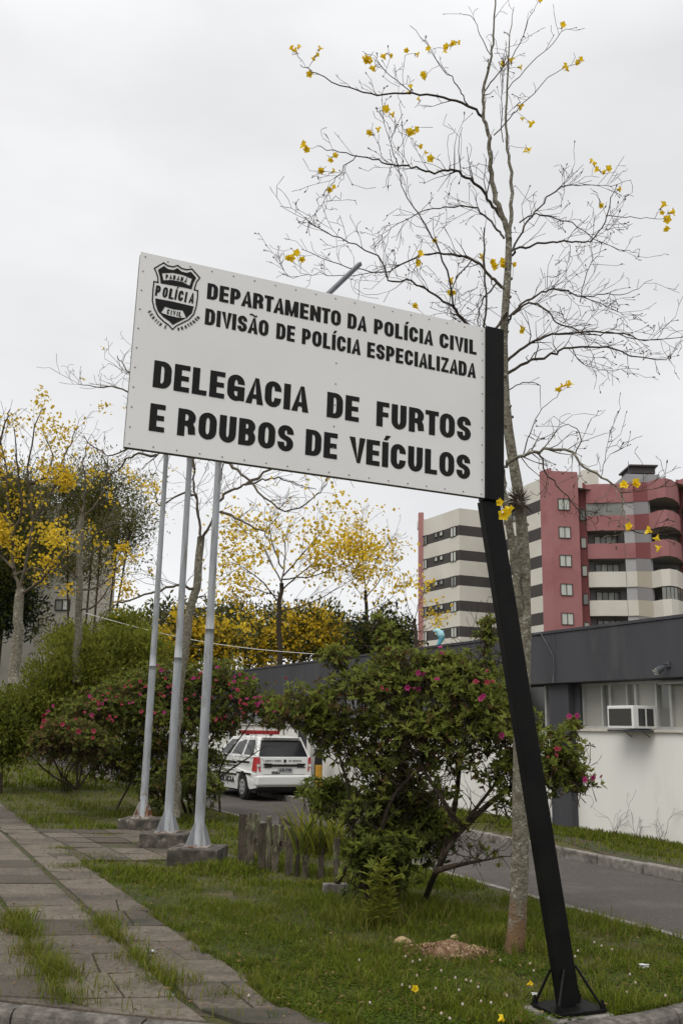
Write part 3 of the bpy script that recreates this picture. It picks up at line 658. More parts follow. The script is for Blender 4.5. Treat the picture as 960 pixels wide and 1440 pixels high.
def block_left():
    cor = P(645, 714.5, 108); ztop = cor[2]
    lf = hitz(592.5, 732.5, ztop); rgt = hitz(690, 720, ztop)
    rgt = cor + unit(rgt - cor) * 16; lf = lf
    root = thing('apartment_block', 'beige apartment block with dark horizontal bands, left of the red tower', 'building', (cor[0], cor[1], 0))
    fh = (zv(645, 738.2, 108) - zv(645, 880.3, 108)) / 4; dt = zv(645, 738.2, 108); dh = zv(645, 738.2, 108) - zv(645, 752.5, 108)
    zs = ztop
    for k in range(9):
        t_ = dt - fh * k; b_ = t_ - dh
        if t_ < 1: break
        for a, b in ((lf, cor), (cor, rgt)):
            mb = MB(); wall_seg(mb, a, b, t_, zs); mb.build('wall', 'beige', root)
            mb = MB(); wall_seg(mb, a, b, max(b_, 0), t_); mb.build('band', 'band', root)
        zs = b_
        if k < 6:
            for s0, s1, wtop, wbot, pn in ((.02, .16, 0, 0, 2), (.36, .45, .05, .45, 1), (.50, .59, .05, .45, 1), (.78, .93, 0, 0, 2)):
                window(root, lf, cor, s0, s1, b_ + dh * wbot, t_ - dh * wtop, pn, 'curtain' if (k + int(s0 * 9)) % 3 else 'glass')
    # closed rear
    bk = lf + (rgt - cor) ; mb = MB()
    wall_seg(mb, lf - unit(rgt - cor) * .0, bk, 0, ztop - .02); wall_seg(mb, bk, rgt, 0, ztop - .02); mb.build('rear_wall', 'beige', root)
    mb = MB(); mb.add([p * np.array((1, 1, 0)) + UP * (ztop - .6) for p in (lf, cor, rgt, bk)], [(0, 1, 2, 3)]); mb.build('roof', 'greywall_b', root)
    # pink pier at the far left
    pl = P(588.5, 726, lf[1] + .5); mb = MB(); t, n = unit((cor - lf) * np.array((1, 1, 0))), None
    mb.box(np.array((lf[0], lf[1], 0)) - t * .16 + UP * (pl[2] / 2), (.30, .5, pl[2] / 2 + .3), (np.array((1, 0, 0)), np.array((0, 1, 0)), UP)); mb.build('pier', 'pinkwall', root)
    mb = MB(); mb.box(np.array((lf[0] + 1.2, lf[1] + 3.2, ztop + .2)), (1.4, 1.2, .45)); mb.build('roof_box', 'beige', root)
block_left()
def block_red():
    Yr = 98.0
    root = thing('red_tower', 'red apartment tower with beige and red curved balconies behind the low building', 'building', (P(800, 1000, Yr)[0], Yr, 0))
    g = lambda u, Y, v=760: P(u, v, Y)
    top = zv(775, 662, Yr)
    w0t, w0b = zv(795, 701, Yr), zv(795, 717, Yr); w4 = zv(795, 861.6, Yr); fh = (w0t - w4) / 4
    a = g(760.5, Yr + 1.6); b = g(775, Yr); c = g(814.5, Yr + .3); c2 = g(815, Yr + 2.2); d = g(825.5, Yr + 2.0); 
    mb = MB(); wall_seg(mb, a, b, 0, top + .3); wall_seg(mb, b, c, 0, top)
    mb.build('wall', 'redwall', root)
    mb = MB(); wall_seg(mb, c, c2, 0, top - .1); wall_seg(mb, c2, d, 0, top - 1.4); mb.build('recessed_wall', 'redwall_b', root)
    for k in range(6):
        zt = w0t - fh * k
        window(root, b, c, .26, .68, zt - (w0t - w0b), zt, 2, 'curtain')
        window(root, c2, d, .12, .85, zt - .80 - (w0t - w0b) * .88, zt - .80 + .1, 1, 'curtain' if k % 3 else 'glass')
    # side of the tower, banded like the block on its left
    sl = hitz(728, 688, zv(760, 668, Yr + 1.6) - .4)
    sl = np.array((a[0] - 2.6, a[1] + 7.5, 0))
    zs = top - .5; fh2 = fh; t0 = zv(759, 702.5, Yr + 1.6); dh = zv(759, 702.5, Yr + 1.6) - zv(759, 719, Yr + 1.6)
    for k in range(8):
        t_ = t0 - fh2 * k; b_ = max(t_ - dh, 0)
        if t_ < .5: break
        mb = MB(); wall_seg(mb, sl, a, t_, zs); mb.build('wall', 'beige', root)
        mb = MB(); wall_seg(mb, sl, a, b_, t_); mb.build('band', 'band', root)
        window(root, sl, a, .25, .42, b_, t_, 1, 'glass')
        zs = b_
    # balcony facade: plan points
    bal = [g(825, Yr + 1.8), g(840, Yr + 1.4), g(877, Yr + 1.0)]
    pil = [g(877.5, Yr + 1.0), g(892, Yr + .6), g(912.5, Yr - 2.0)]
    cur = [g(912.5, Yr - 2.0), g(926, Yr - 3.4), g(938, Yr - 3.9), g(948, Yr - 3.2), g(955, Yr - 1.6), g(958, Yr + .6)]
    inner = [g(826, Yr + 3.4), g(878, Yr + 3.2)]; inner2 = [g(912, Yr + 1.2), g(960, Yr + 1.2)]
    zb1 = zv(850, 725, Yr + 1.2)
    bh = zv(850, 725, Yr + 1.2) - zv(850, 746, Yr + 1.2)
    zc1 = zv(935, 718, Yr - 3.6); ch = zc1 - zv(935, 741, Yr - 3.6)
    mb = MB(); wall_seg(mb, inner[0], inner[1], 0, top - .6); wall_seg(mb, inner2[0], inner2[1], 0, top - .6); mb.build('rear_balcony_wall', 'greywall_b', root)
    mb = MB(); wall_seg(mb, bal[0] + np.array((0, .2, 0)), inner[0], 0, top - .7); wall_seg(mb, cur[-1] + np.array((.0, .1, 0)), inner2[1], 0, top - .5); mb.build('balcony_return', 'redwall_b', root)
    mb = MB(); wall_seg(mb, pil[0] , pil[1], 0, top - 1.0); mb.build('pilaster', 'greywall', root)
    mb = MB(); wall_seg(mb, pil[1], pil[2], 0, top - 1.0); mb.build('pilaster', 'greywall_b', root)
    for k in range(-1, 6):
        z1 = zb1 - fh * k; z0 = z1 - bh; y1 = zc1 - fh * k; y0 = y1 - ch
        if z0 < 0: break
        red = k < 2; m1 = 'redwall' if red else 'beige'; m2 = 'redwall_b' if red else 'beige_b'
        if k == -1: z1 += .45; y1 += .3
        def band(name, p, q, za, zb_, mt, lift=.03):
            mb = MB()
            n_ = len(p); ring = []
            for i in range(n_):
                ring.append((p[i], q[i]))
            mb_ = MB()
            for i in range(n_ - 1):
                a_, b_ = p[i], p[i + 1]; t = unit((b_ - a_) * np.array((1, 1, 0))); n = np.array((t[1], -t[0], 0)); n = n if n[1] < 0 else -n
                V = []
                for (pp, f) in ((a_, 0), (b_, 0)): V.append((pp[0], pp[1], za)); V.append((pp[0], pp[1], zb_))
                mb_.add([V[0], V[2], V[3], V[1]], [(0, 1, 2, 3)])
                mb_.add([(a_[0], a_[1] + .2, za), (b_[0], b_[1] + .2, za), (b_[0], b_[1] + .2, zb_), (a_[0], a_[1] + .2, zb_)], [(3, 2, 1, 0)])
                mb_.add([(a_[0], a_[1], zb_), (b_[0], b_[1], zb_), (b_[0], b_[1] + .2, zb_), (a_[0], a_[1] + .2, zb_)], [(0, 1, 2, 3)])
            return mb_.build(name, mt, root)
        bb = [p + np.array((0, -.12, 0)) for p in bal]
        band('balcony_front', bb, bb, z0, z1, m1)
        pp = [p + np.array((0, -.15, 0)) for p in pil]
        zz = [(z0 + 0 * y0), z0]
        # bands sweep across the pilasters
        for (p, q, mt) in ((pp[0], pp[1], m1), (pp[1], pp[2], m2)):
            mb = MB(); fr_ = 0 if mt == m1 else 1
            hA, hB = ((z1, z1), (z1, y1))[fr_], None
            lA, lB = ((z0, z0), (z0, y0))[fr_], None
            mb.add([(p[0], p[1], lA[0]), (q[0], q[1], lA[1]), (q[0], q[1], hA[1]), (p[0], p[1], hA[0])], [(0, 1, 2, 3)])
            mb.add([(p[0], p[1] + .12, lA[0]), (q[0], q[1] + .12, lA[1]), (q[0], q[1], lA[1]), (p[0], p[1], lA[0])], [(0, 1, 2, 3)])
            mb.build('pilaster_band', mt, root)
        cc = []
        for i in range(len(cur) - 1):
            for f in (0, .5): cc.append(cur[i] * (1 - f) + cur[i + 1] * f)
        cc.append(cur[-1]); cc = [p + np.array((0, -.13, 0)) for p in cc]
        band('curved_balcony', cc, cc, y0, y1, m1)
        # floor slabs
        mb = MB(); q = [bb[0], bb[1], bb[2], inner[1], inner[0]]; mb.add([(p[0], p[1], z0 + .02) for p in q], [tuple(range(5))]); mb.add([(p[0], p[1], z0 + .2) for p in q], [tuple(range(5))]); mb.build('balcony_floor', 'greywall_b', root)
        mb = MB(); q = cc + [inner2[1], inner2[0]]; mb.add([(p[0], p[1], y0 + .02) for p in q], [tuple(range(len(q)))]); mb.add([(p[0], p[1], y0 + .2) for p in q], [tuple(range(len(q)))]); mb.build('balcony_floor', 'greywall_b', root)
        if k >= 0:
            window(root, inner[0], inner[1], .16, .80, z0 + .3, z1 + 1.15, 4, ['curtain', 'glass', 'curtain', 'glass'] if k % 2 else ['glass', 'curtain'], 'balcony_door', .1)
            window(root, inner2[0], inner2[1], .14, .68, y0 + .3, y1 + .95, 2, ['glass', 'darkglass'], 'balcony_door', .1)
        if k in (0,):
            mb = MB(); b0, b1 = bb[0], bb[2]; mb.add([(b0[0], b0[1] + .1, z1), (b1[0], b1[1] + .1, z1), (b1[0], b1[1] + .1, z1 + fh - bh), (b0[0], b0[1] + .1, z1 + fh - bh)], [(0, 1, 2, 3)]); mb.build('balcony_glazing', 'glass', root)
        if k == 3:
            for i in range(2, len(cc) - 3):
                p, q = cc[i], cc[i + 1]; mb = MB(); mb.add([(p[0] + .03, p[1] + .1, y1), (q[0] - .03, q[1] + .1, y1), (q[0] - .03, q[1] + .1, y1 + fh - ch - .1), (p[0] + .03, p[1] + .1, y1 + fh - ch - .1)], [(0, 1, 2, 3)]); mb.build('balcony_glazing', 'glass', root)
    # right red wing, roof pieces
    mb = MB(); e0, e1 = g(956, Yr + .8), g(975, Yr - 1.0); wall_seg(mb, e0, e1, 0, zv(957, 673, Yr)); wall_seg(mb, e1, e1 + np.array((12, 3, 0)), 0, zv(957, 673, Yr)); mb.build('right_wing', 'redwall', root)
    for k in range(6): window(root, e0, e1, .3, .8, w0t - fh * k - 2, w0t - fh * k - .8, 1, 'darkglass')
    mb = MB(); q = g(796, Yr + 8, 665); 
    pa, pb = P(815, 664, Yr + 6), P(838, 683, Yr + 6); mb.box(((pa[0] + pb[0]) / 2, Yr + 7, pa[2] - 1.5), ((pb[0] - pa[0]) / 2, 2, 1.5)); mb.build('roof_room', 'beige', root)
    pa, pb = P(877.5, 668, Yr + 7), P(925.5, 684, Yr + 7)
    mb = MB(); mb.box(((pa[0] + pb[0]) / 2, Yr + 9, pa[2] - 2.0), ((pb[0] - pa[0]) / 2, 2.5, 2.0)); mb.build('water_tank_room', 'greywall_b', root)
    mb = MB(); tz = zv(905, 655, Yr + 7); cx = P(904, 660, Yr + 7)[0]; mb.box((cx, Yr + 9, tz), (1.6, 2.2, .09)); mb.box((cx, Yr + 9, tz - .5), (1.35, 1.9, .35)); mb.build('tank_cap', 'band', root)
    mb = MB(); q = P(883.5, 668, Yr + 7); mb.tube([q, q + UP * 1.6], .035, 5); mb.build('antenna', 'steelgrey', root)
    mb = MB(); rr = [a, b, c, bal[1], pil[1], cur[2], e1, e1 + np.array((8, 14, 0)), a + np.array((0, 16, 0))]
    mb.add([(p[0], p[1] + .3, top - 1.6) for p in rr], [tuple(range(len(rr)))]); mb.build('roof', 'greywall_b', root)
block_red()
def old_block():
    Y = 62.0
    r0, r1 = P(158, 800, Y), P(60, 800, Y + 5); r2 = P(-60, 800, Y - 6)
    top = zv(158, 705, Y)
    root = thing('old_block', 'old grey-beige apartment block behind the trees at the left', 'building', (r0[0], r0[1], 0))
    mb = MB(); wall_seg(mb, P(64, 800, Y + 1), P(158, 800, Y), -.1, top); mb.build('wall', 'oldblock', root)
    mb = MB(); wall_seg(mb, r2, P(64, 800, Y + 1), -.1, top + 1, th=.3); mb.build('wall', 'oldblock', root)
    mb = MB(); wall_seg(mb, r2 + np.array((0, -.35, 0)), P(30, 800, Y) + np.array((0, -.35, 0)), -.1, zv(0, 950, Y)); mb.build('lower_wall', 'blueplaster', root)
    mb = MB(); wall_seg(mb, P(158, 800, Y), P(158, 800, Y) + np.array((-4.5, 14, 0)), -.1, top); mb.build('side_wall', 'oldblock', root)
    a, b = P(64, 800, Y + 1), P(158, 800, Y)
    for vt, vb in ((841, 857), (780, 796), (720, 736)):
        window(root, a, b, .20, .42, zv(95, vb, Y), zv(95, vt, Y), 2, ['glass', 'curtain'])
    window(root, r2, a, .90, .97, zv(55, 887, Y), zv(55, 880, Y), 2, 'darkglass')
old_block()

# ================================================================ TREES
def rot_about(v, ax, ang):
    ax = unit(ax); return v * math.cos(ang) + np.cross(ax, v) * math.sin(ang) + ax * (ax @ v) * (1 - math.cos(ang))
def twig(rg, mb, p, d, L_, r, depth, tips, step=.11, n=4, m=0, droop=0.0, rate=1.0, wob=.28, minr=.0025):
    k = max(2, int(L_ / step)); pts = [p]; rr = [r]
    for i in range(k):
        d = unit(d + rg.normal(size=3) * wob + UP * (.06 - droop)); p = p + d * (L_ / k) * (.8 + .4 * rg.random()); pts.append(p); rr.append(max(minr, r * (1 - .75 * (i + 1) / k)))
        if depth > 0 and i >= 0 and rg.random() < .62 * rate:
            ax = rg.normal(size=3); nd = unit(rot_about(d, np.cross(d, ax) + 1e-6, rad(rg.uniform(28, 62))))
            twig(rg, mb, p, nd, L_ * rg.uniform(.35, .62), rr[-1] * .72, depth - 1, tips, step * .8, 3, m, droop, rate, wob, minr)
    mb.tube(pts, rr, n, m, cap=False); tips.append((p, d))
def smooth_path(pts, sub=4):
    pts = np.asarray(pts, float)
    if len(pts) < 3: return np.array([pts[0] + (pts[-1] - pts[0]) * t for t in np.linspace(0, 1, sub + 1)])
    E = np.vstack([2 * pts[0] - pts[1], pts, 2 * pts[-1] - pts[-2]]); o_ = []
    for i in range(1, len(E) - 2):
        for j in range(sub):
            t = j / sub; a, b, c, d = E[i - 1], E[i], E[i + 1], E[i + 2]
            o_.append(.5 * ((2 * b) + (-a + c) * t + (2 * a - 5 * b + 4 * c - d) * t * t + (-a + 3 * b - 3 * c + d) * t ** 3))
    o_.append(pts[-1]); return np.array(o_)
def limb(rg, px, Y0, Y1, r0, r1, parent, name, mt, tips, tw=None, n=7, nodes=None, wob=.008):
    k = len(px); pts = [P(u, v, Y0 + (Y1 - Y0) * i / (k - 1)) for i, (u, v) in enumerate(px)]
    pts = smooth_path(pts, 4); L_ = np.linalg.norm(np.diff(pts, axis=0), axis=1).sum(); k = len(pts)
    pts[1:-1] += rg.normal(size=(k - 2, 3)) * wob * min(1, L_)
    rr = np.linspace(r0, r1, k)
    mb = MB(); mb.tube(pts, rr, n)
    if tw:
        s = tw.get('start', .15); cnt = int(tw['dens'] * L_)
        for _ in range(cnt):
            t = s + (1 - s) * rg.random(); i = min(k - 2, int(t * (k - 1))); p = pts[i] + (pts[i + 1] - pts[i]) * rg.random(); tg = unit(pts[i + 1] - pts[i])
            nd = unit(rot_about(tg, rg.normal(size=3), rad(rg.uniform(30, 70))) + UP * tw.get('up', .15))
            twig(rg, mb, p, nd, tw['len'] * rg.uniform(.4, 1.1) * (1.1 - .45 * t), max(.002, rr[i] * .42 if rr[i] < .012 else .0068), tw.get('depth', 2), tips, tw.get('step', .1), 4, 0, tw.get('droop', 0), tw.get('rate', 1), tw.get('wob', .28), tw.get('minr', .0025))
        tips.append((pts[-1], unit(pts[-1] - pts[-2])))
    o = mb.build(name, mt, parent, smooth=True)
    if nodes is not None: nodes.extend([p for c_ in mb.V for p in c_[::5]])
    return o, pts
def flower_mesh(name='flower', mt='yellow', s_=.045):
    """five-lobed trumpet flower, axis +Z"""
    mb = MB(); V = []; n = 15
    rings = [(.0, .10), (.35, .20), (.8, .34)]
    for z, r_ in rings:
        for i in range(n): a = 2 * math.pi * i / n; V.append((r_ * math.cos(a) * s_, r_ * math.sin(a) * s_, z * s_))
    for i in range(n):
        a = 2 * math.pi * i / n; r_ = .72 + .16 * math.cos(5 * a); V.append((r_ * math.cos(a) * s_, r_ * math.sin(a) * s_, (1.05 + .14 * math.sin(3 * a + 1)) * s_))
    mb.add(V, [(j * n + i, j * n + (i + 1) % n, (j + 1) * n + (i + 1) % n, (j + 1) * n + i) for j in range(3) for i in range(n)])
    return mb
def main_tree():
    rg = np.random.default_rng(7); Y = 8.85
    base = G(724, 1338)
    root = thing('ipe_tree', 'nearly leafless tree with lichen-spotted trunk and scattered yellow flowers right behind the sign', 'tree', base)
    nodes, tips = [], []
    tr = [(723, 1345), (727, 1290), (731, 1200), (732, 1100), (734, 1000), (735, 930), (736, 880), (736, 800), (733, 740), (727, 685), (718, 630), (711, 575), (708, 520), (708, 470), (711, 420), (714, 370), (715, 335)]
    pts = smooth_path([P(u, v, Y) for u, v in tr], 4); k = len(pts)
    tt = np.linspace(0, 1, k); rr = np.interp(tt, [0, .03, .08, .3, .55, 1], [.110, .088, .078, .074, .052, .032])
    rr = rr * (1 + rg.normal(size=k) * .03)
    lo = int(k * .09)
    mb = MB(); mb.tube(pts, rr, 14, 0)
    for _ in range(26):      # knots and stubs on the trunk
        i = rg.integers(int(k * .5), k - 4); a = rg.uniform(0, 6.28); d = np.array((math.cos(a), math.sin(a), .3))
        mb.tube([pts[i] + d * rr[i] * .7, pts[i] + d * (rr[i] + .012), pts[i] + d * (rr[i] + .018)], (.018, .013, .004), 6)
    mb.build('trunk', 'bark_foot', root, smooth=True)
    nodes.extend(list(pts[lo * 3:]))
    T = dict(dens=10, len=.48, depth=2, start=.12, wob=.24)
    T2 = dict(dens=13, len=.34, depth=2, start=.1)
    def B(px, y1, r0, r1, tw=T, y0=Y, mt='twig', n=6): limb(rg, px, y0, y1, r0 * .88, r1 * .8, root, 'branch', mt, tips, tw, n, nodes)
    B([(715, 335), (711, 318), (700, 290), (691, 254), (688, 215), (686, 187), (679, 160), (680, 121), (690, 80), (695, 40), (697, -30)], Y - .1, .036, .009, dict(dens=2.2, len=.3, depth=1, start=.5), mt='bark', n=8)
    B([(715, 335), (718, 300), (717, 242), (712, 193), (713, 121), (716, 60), (722, 10)], Y + .35, .026, .004, dict(dens=3, len=.3, depth=1, start=.3), mt='bark')
    B([(707, 200), (705, 120), (712, 60)], Y + .2, .006, .003, T2, y0=Y + .2)
    B([(679, 165), (658, 148), (622, 136), (579, 131), (531, 132), (489, 124), (446, 103), (422, 91)], Y - .5, .017, .004, dict(dens=5, len=.36, depth=2))
    B([(658, 148), (646, 126), (634, 109), (622, 97), (603, 66), (576, 36)], Y - .5, .008, .003, dict(dens=5, len=.28, depth=2), y0=Y - .15)
    B([(579, 131), (550, 108), (525, 82)], Y - .6, .006, .003, T2, y0=Y - .3)
    B([(680, 130), (700, 103), (724, 72), (742, 30), (757, 2)], Y + .5, .009, .003, dict(dens=4, len=.28, depth=1))
    B([(712, 128), (748, 88), (775, 62), (791, 45), (809, 39)], Y - .3, .006, .003, dict(dens=4, len=.28, depth=1), y0=Y + .2)
    B([(694, 190), (720, 160), (742, 139), (779, 103), (821, 85)], Y + .4, .008, .003, dict(dens=3, len=.3, depth=1))
    B([(690, 78), (675, 50), (665, 25), (650, 20)], Y - .2, .006, .003, dict(dens=4, len=.28, depth=1))
    B([(703, 305), (690, 285), (672, 262), (650, 246), (634, 239), (610, 243), (585, 236), (561, 233), (530, 226), (501, 218), (470, 212), (446, 205)], Y - .7, .019, .004)
    B([(561, 233), (552, 215), (546, 190), (534, 157)], Y - .6, .006, .003, T2, y0=Y - .4)
    B([(501, 218), (480, 240), (465, 262), (446, 298), (430, 306)], Y - .8, .006, .002, T2, y0=Y - .5)
    B([(712, 440), (690, 470), (656, 454), (638, 429), (628, 379), (607, 333), (589, 301), (568, 270), (557, 222)], Y - .9, .016, .004, dict(dens=5, len=.42, depth=2), y0=Y - .05)
    B([(706, 520), (680, 480), (656, 454), (635, 432), (610, 415), (578, 396), (546, 393), (532, 362), (490, 340), (451, 324), (430, 307)], Y - 1.1, .016, .004, T, y0=Y - .05)
    B([(712, 408), (699, 397), (684, 383), (663, 365), (635, 358), (592, 360), (557, 376), (536, 383), (476, 372), (426, 351)], Y + .5, .020, .004)
    B([(708, 335), (699, 323), (680, 302), (663, 291), (628, 291), (589, 300), (550, 323), (525, 351)], Y + .6, .014, .003)
    B([(663, 365), (640, 395), (630, 430), (640, 450)], Y - .5, .008, .004, T2)
    B([(536, 383), (480, 388), (440, 386), (405, 388), (390, 355)], Y + .2, .005, .002, T2, y0=Y + .4)
    B([(699, 397), (680, 420), (672, 450), (680, 470)], Y - .35, .010, .005, T2)
    B([(717, 360), (730, 350), (750, 345), (783, 340), (820, 340), (837, 333), (853, 303), (858, 280), (866, 262)], Y - .5, .015, .004)
    B([(853, 303), (880, 305), (900, 306), (930, 308)], Y - .7, .005, .003, dict(dens=2, len=.15, depth=1), y0=Y - .4)
    B([(720, 353), (737, 317), (757, 293), (780, 267), (813, 260), (850, 262), (887, 253)], Y + .5, .013, .003)
    B([(730, 313), (753, 300), (790, 310), (807, 315), (833, 335), (870, 350), (895, 355)], Y + .2, .009, .003, T2)
    B([(716, 445), (740, 423), (767, 410), (790, 407), (820, 417), (847, 413), (880, 413), (917, 393)], Y + .7, .014, .003)
    B([(714, 455), (722, 440), (750, 427), (773, 440), (783, 453), (827, 470), (860, 468), (900, 478), (950, 475)], Y - .7, .014, .003)
    B([(820, 417), (850, 430), (872, 440), (885, 452)], Y + .6, .005, .002, T2, y0=Y + .4)
    B([(711, 510), (737, 487), (767, 472), (807, 468), (867, 468), (905, 478), (960, 474)], Y - .3, .017, .004)
    B([(710, 527), (740, 510), (773, 500), (803, 488), (853, 488), (887, 500), (930, 507), (945, 497)], Y + .4, .018, .004)
    B([(803, 488), (820, 512), (850, 520), (880, 518)], Y + .5, .005, .002, T2, y0=Y + .2)
    B([(716, 548), (733, 538), (757, 542), (760, 575)], Y + .2, .007, .003, dict(dens=3, len=.22, depth=1))
    B([(815, 425), (822, 390), (832, 365), (830, 345)], Y + .4, .006, .003, T2, y0=Y + .3)
    # second stem that rises behind the post and carries the drooping limb
    T3 = dict(dens=13, len=.40, depth=2, start=.2, droop=.02)
    st = [(735, 885), (729, 850), (722, 790), (714, 730), (708, 690), (705, 660)]
    limb(rg, st, Y, Y - .25, .040, .032, root, 'second_stem', 'bark', tips, None, 10, nodes)
    B([(705, 662), (712, 652), (722, 645), (743, 638), (773, 632), (800, 634), (820, 657), (853, 677), (873, 693), (878, 720), (885, 745)], Y - .9, .021, .006, T3, y0=Y - .25, mt='bark')
    B([(735, 640), (757, 637), (767, 663), (790, 690), (813, 717), (823, 745)], Y - .4, .012, .003, T3, y0=Y - .3)
    B([(885, 745), (905, 750), (925, 748), (947, 738)], Y - 1.0, .006, .003, T2, y0=Y - .9)
    B([(873, 693), (907, 690), (937, 683)], Y - 1.1, .005, .002, T2, y0=Y - .8)
    B([(735, 640), (745, 610), (757, 580), (782, 559)], Y - .2, .007, .003, dict(dens=1, len=.2, depth=0), y0=Y - .25)
    B([(808, 640), (817, 613), (797, 597), (760, 618)], Y - .5, .007, .003, T2, y0=Y - .55)
    B([(845, 670), (850, 640), (857, 607)], Y - .6, .004, .002, T2, y0=Y - .7)
    B([(700, 655), (690, 600), (684, 520), (683, 440), (682, 380), (681, 320)], Y + .1, .016, .009, dict(dens=2, len=.3, depth=1, start=.5), y0=Y - .2)
    # buds at twig tips
    mb = MB(); kk = rg.choice(len(tips), min(520, len(tips)), replace=False)
    for i in kk:
        p, d = tips[i]; r_ = rg.uniform(.004, .009); q = p + d * r_ * 3
        mb.tube([p - d * r_, p + d * r_, q], (r_ * .4, r_, .001), 4, cap=False)
    tag(mb.build('buds', 'bud', root), kind='stuff')
    # flowers hung at surveyed spots on the nearest twig
    nodes_a = np.array(nodes); q = nodes_a - CP; zc = q @ np.array(fwd)
    U = 480 + F * (q @ np.array(rt)) / zc; Vv = 720 - F * (q @ np.array(up)) / zc
    fl = flower_mesh(); proto = None; mbs = MB()
    spots = [(418, 75), (413, 72), (443, 80), (437, 104), (448, 72), (520, 80), (514, 84), (528, 92), (543, 75), (634, 65), (641, 60), (628, 68), (603, 72), (600, 104), (578, 125), (590, 142), (548, 160), (541, 156), (525, 190), (520, 184), (573, 183), (582, 184), (432, 207), (466, 243), (463, 265), (452, 240), (588, 205), (607, 222), (727, 95), (718, 90), (789, 40), (790, 97), (759, 3), (813, 87), (739, 208), (742, 170), (727, 147), (835, 234), (843, 240), (853, 238), (868, 268), (928, 293), (938, 300), (935, 308), (842, 288), (418, 359), (424, 365), (410, 362), (588, 362), (673, 362), (690, 366), (700, 372), (712, 369), (636, 400), (636, 409), (584, 430), (612, 334), (735, 465), (786, 546), (797, 545), (720, 371), (888, 680), (884, 741), (917, 749), (925, 751), (875, 686), (583, 75), (466, 222)]
    for j, (u, v) in enumerate(spots):
        dd = (U - u) ** 2 + (Vv - v) ** 2; i = int(np.argmin(dd)); p = P(u, v, nodes_a[i][1])
        if dd[i] > 45 ** 2: continue
        d = unit((p - nodes_a[i]) + rg.normal(size=3) * .03 + np.array((0, -.05, -.03)))
        ax = frame_from(d, (.3, .2, .9)); 
        if proto is None:
            proto = fl.build('flower', 'yellow', root, world=False); proto.matrix_local = Matrix.Translation(Vector(p - ORG[root.name])) @ rotm(ax).to_4x4(); 
        else: inst(proto, root, p, rotm(ax), rg.uniform(.75, 1.25))
        if rg.random() < .6:
            p2 = p + rg.normal(size=3) * .03; ax = frame_from(unit(rg.normal(size=3) + np.array((0, -.4, -.3))), (.3, .2, .9)); inst(proto, root, p2, rotm(ax), rg.uniform(.7, 1.1))
        mbs.tube([nodes_a[i], (nodes_a[i] + p) / 2 + rg.normal(size=3) * .01, p], .0022, 3, cap=False)
        for _ in range(3):
            e_ = p + rg.normal(size=3) * .022; mbs.tube([p, e_], (.004, .002), 3, cap=False)
    # the flower that hangs in front of the post
    p = P(706, 717, Y - 3.0)
    tag(mbs.build('flower_stalks', 'bud', root), kind='stuff')
    # air plant on the trunk
    mb = MB(); c = P(729, 705, Y - .05); n_ = 260; d = sphere_pts(rg, n_) * np.array((1, 1, .8)); d = d[d[:, 0] < .75]
    leaves(mb, c + d * .02, d, rg.normal(size=d.shape), rg.uniform(.10, .19, len(d)), .008, 0)
    tag(mb.build('air_plant', 'bud'), 'dark spiky air plant growing on the tree trunk right of the sign', 'plant')
    return root
main_tree()

def generic_tree(name, label, cat, trunk, Y, r0, r1, limbs, tw, flowers=None, seed=1, mt='bark', mt2='twig_far', fsize=.12, fprobs=None, leafn=0, group=None, spread=.25, fper=5, fq=1.0, hb=0.0, fcol=('yellow_far', 'yellow_dim', 'lime')):
    rg = np.random.default_rng(seed); base = P(*trunk[0], Y); 
    root = thing(name, label, cat, base, group); tips = []
    limb(rg, trunk, Y, Y, r0, r1, root, 'trunk', mt, tips, None, 10, None, .02)
    for px, dY in limbs: limb(rg, px, Y, Y + dY, r1 * (.42 if len(px) > 3 else .30), r1 * .10, root, 'branch', mt2, tips, tw, 5, None, .02)
    if flowers:
        tp = np.array([t[0] for t in tips]); zf = (tp[:, 2] - tp[:, 2].min()) / np.ptp(tp[:, 2]); cl = np.sin(tp @ np.array((1.9, .7, 1.3)) * fq + 1) + np.sin(tp @ np.array((-1.1, 1.3, 2.1)) * fq + 2) + .7 * np.sin(tp @ np.array((.4, -.6, 2.9)) * fq); sel = tp[rg.random(len(tp)) < np.clip(flowers * (1 + .9 * cl) * (1 + hb * (.5 - zf)), .02, 1)]
        if len(sel):
            c = np.repeat(sel, fper, 0) + rg.normal(size=(len(sel) * fper, 3)) * spread * .5
            d = sphere_pts(rg, len(c)); mb = MB(); sz = fsize * rg.uniform(.6, 1.3, len(c))
            split_leaves(mb, c, d, sphere_pts(rg, len(c)), sz, sz * .8, fprobs or [.8, .2], rg)
            tag(mb.build('blossom', list(fcol), root), kind='stuff')
    return root, tips
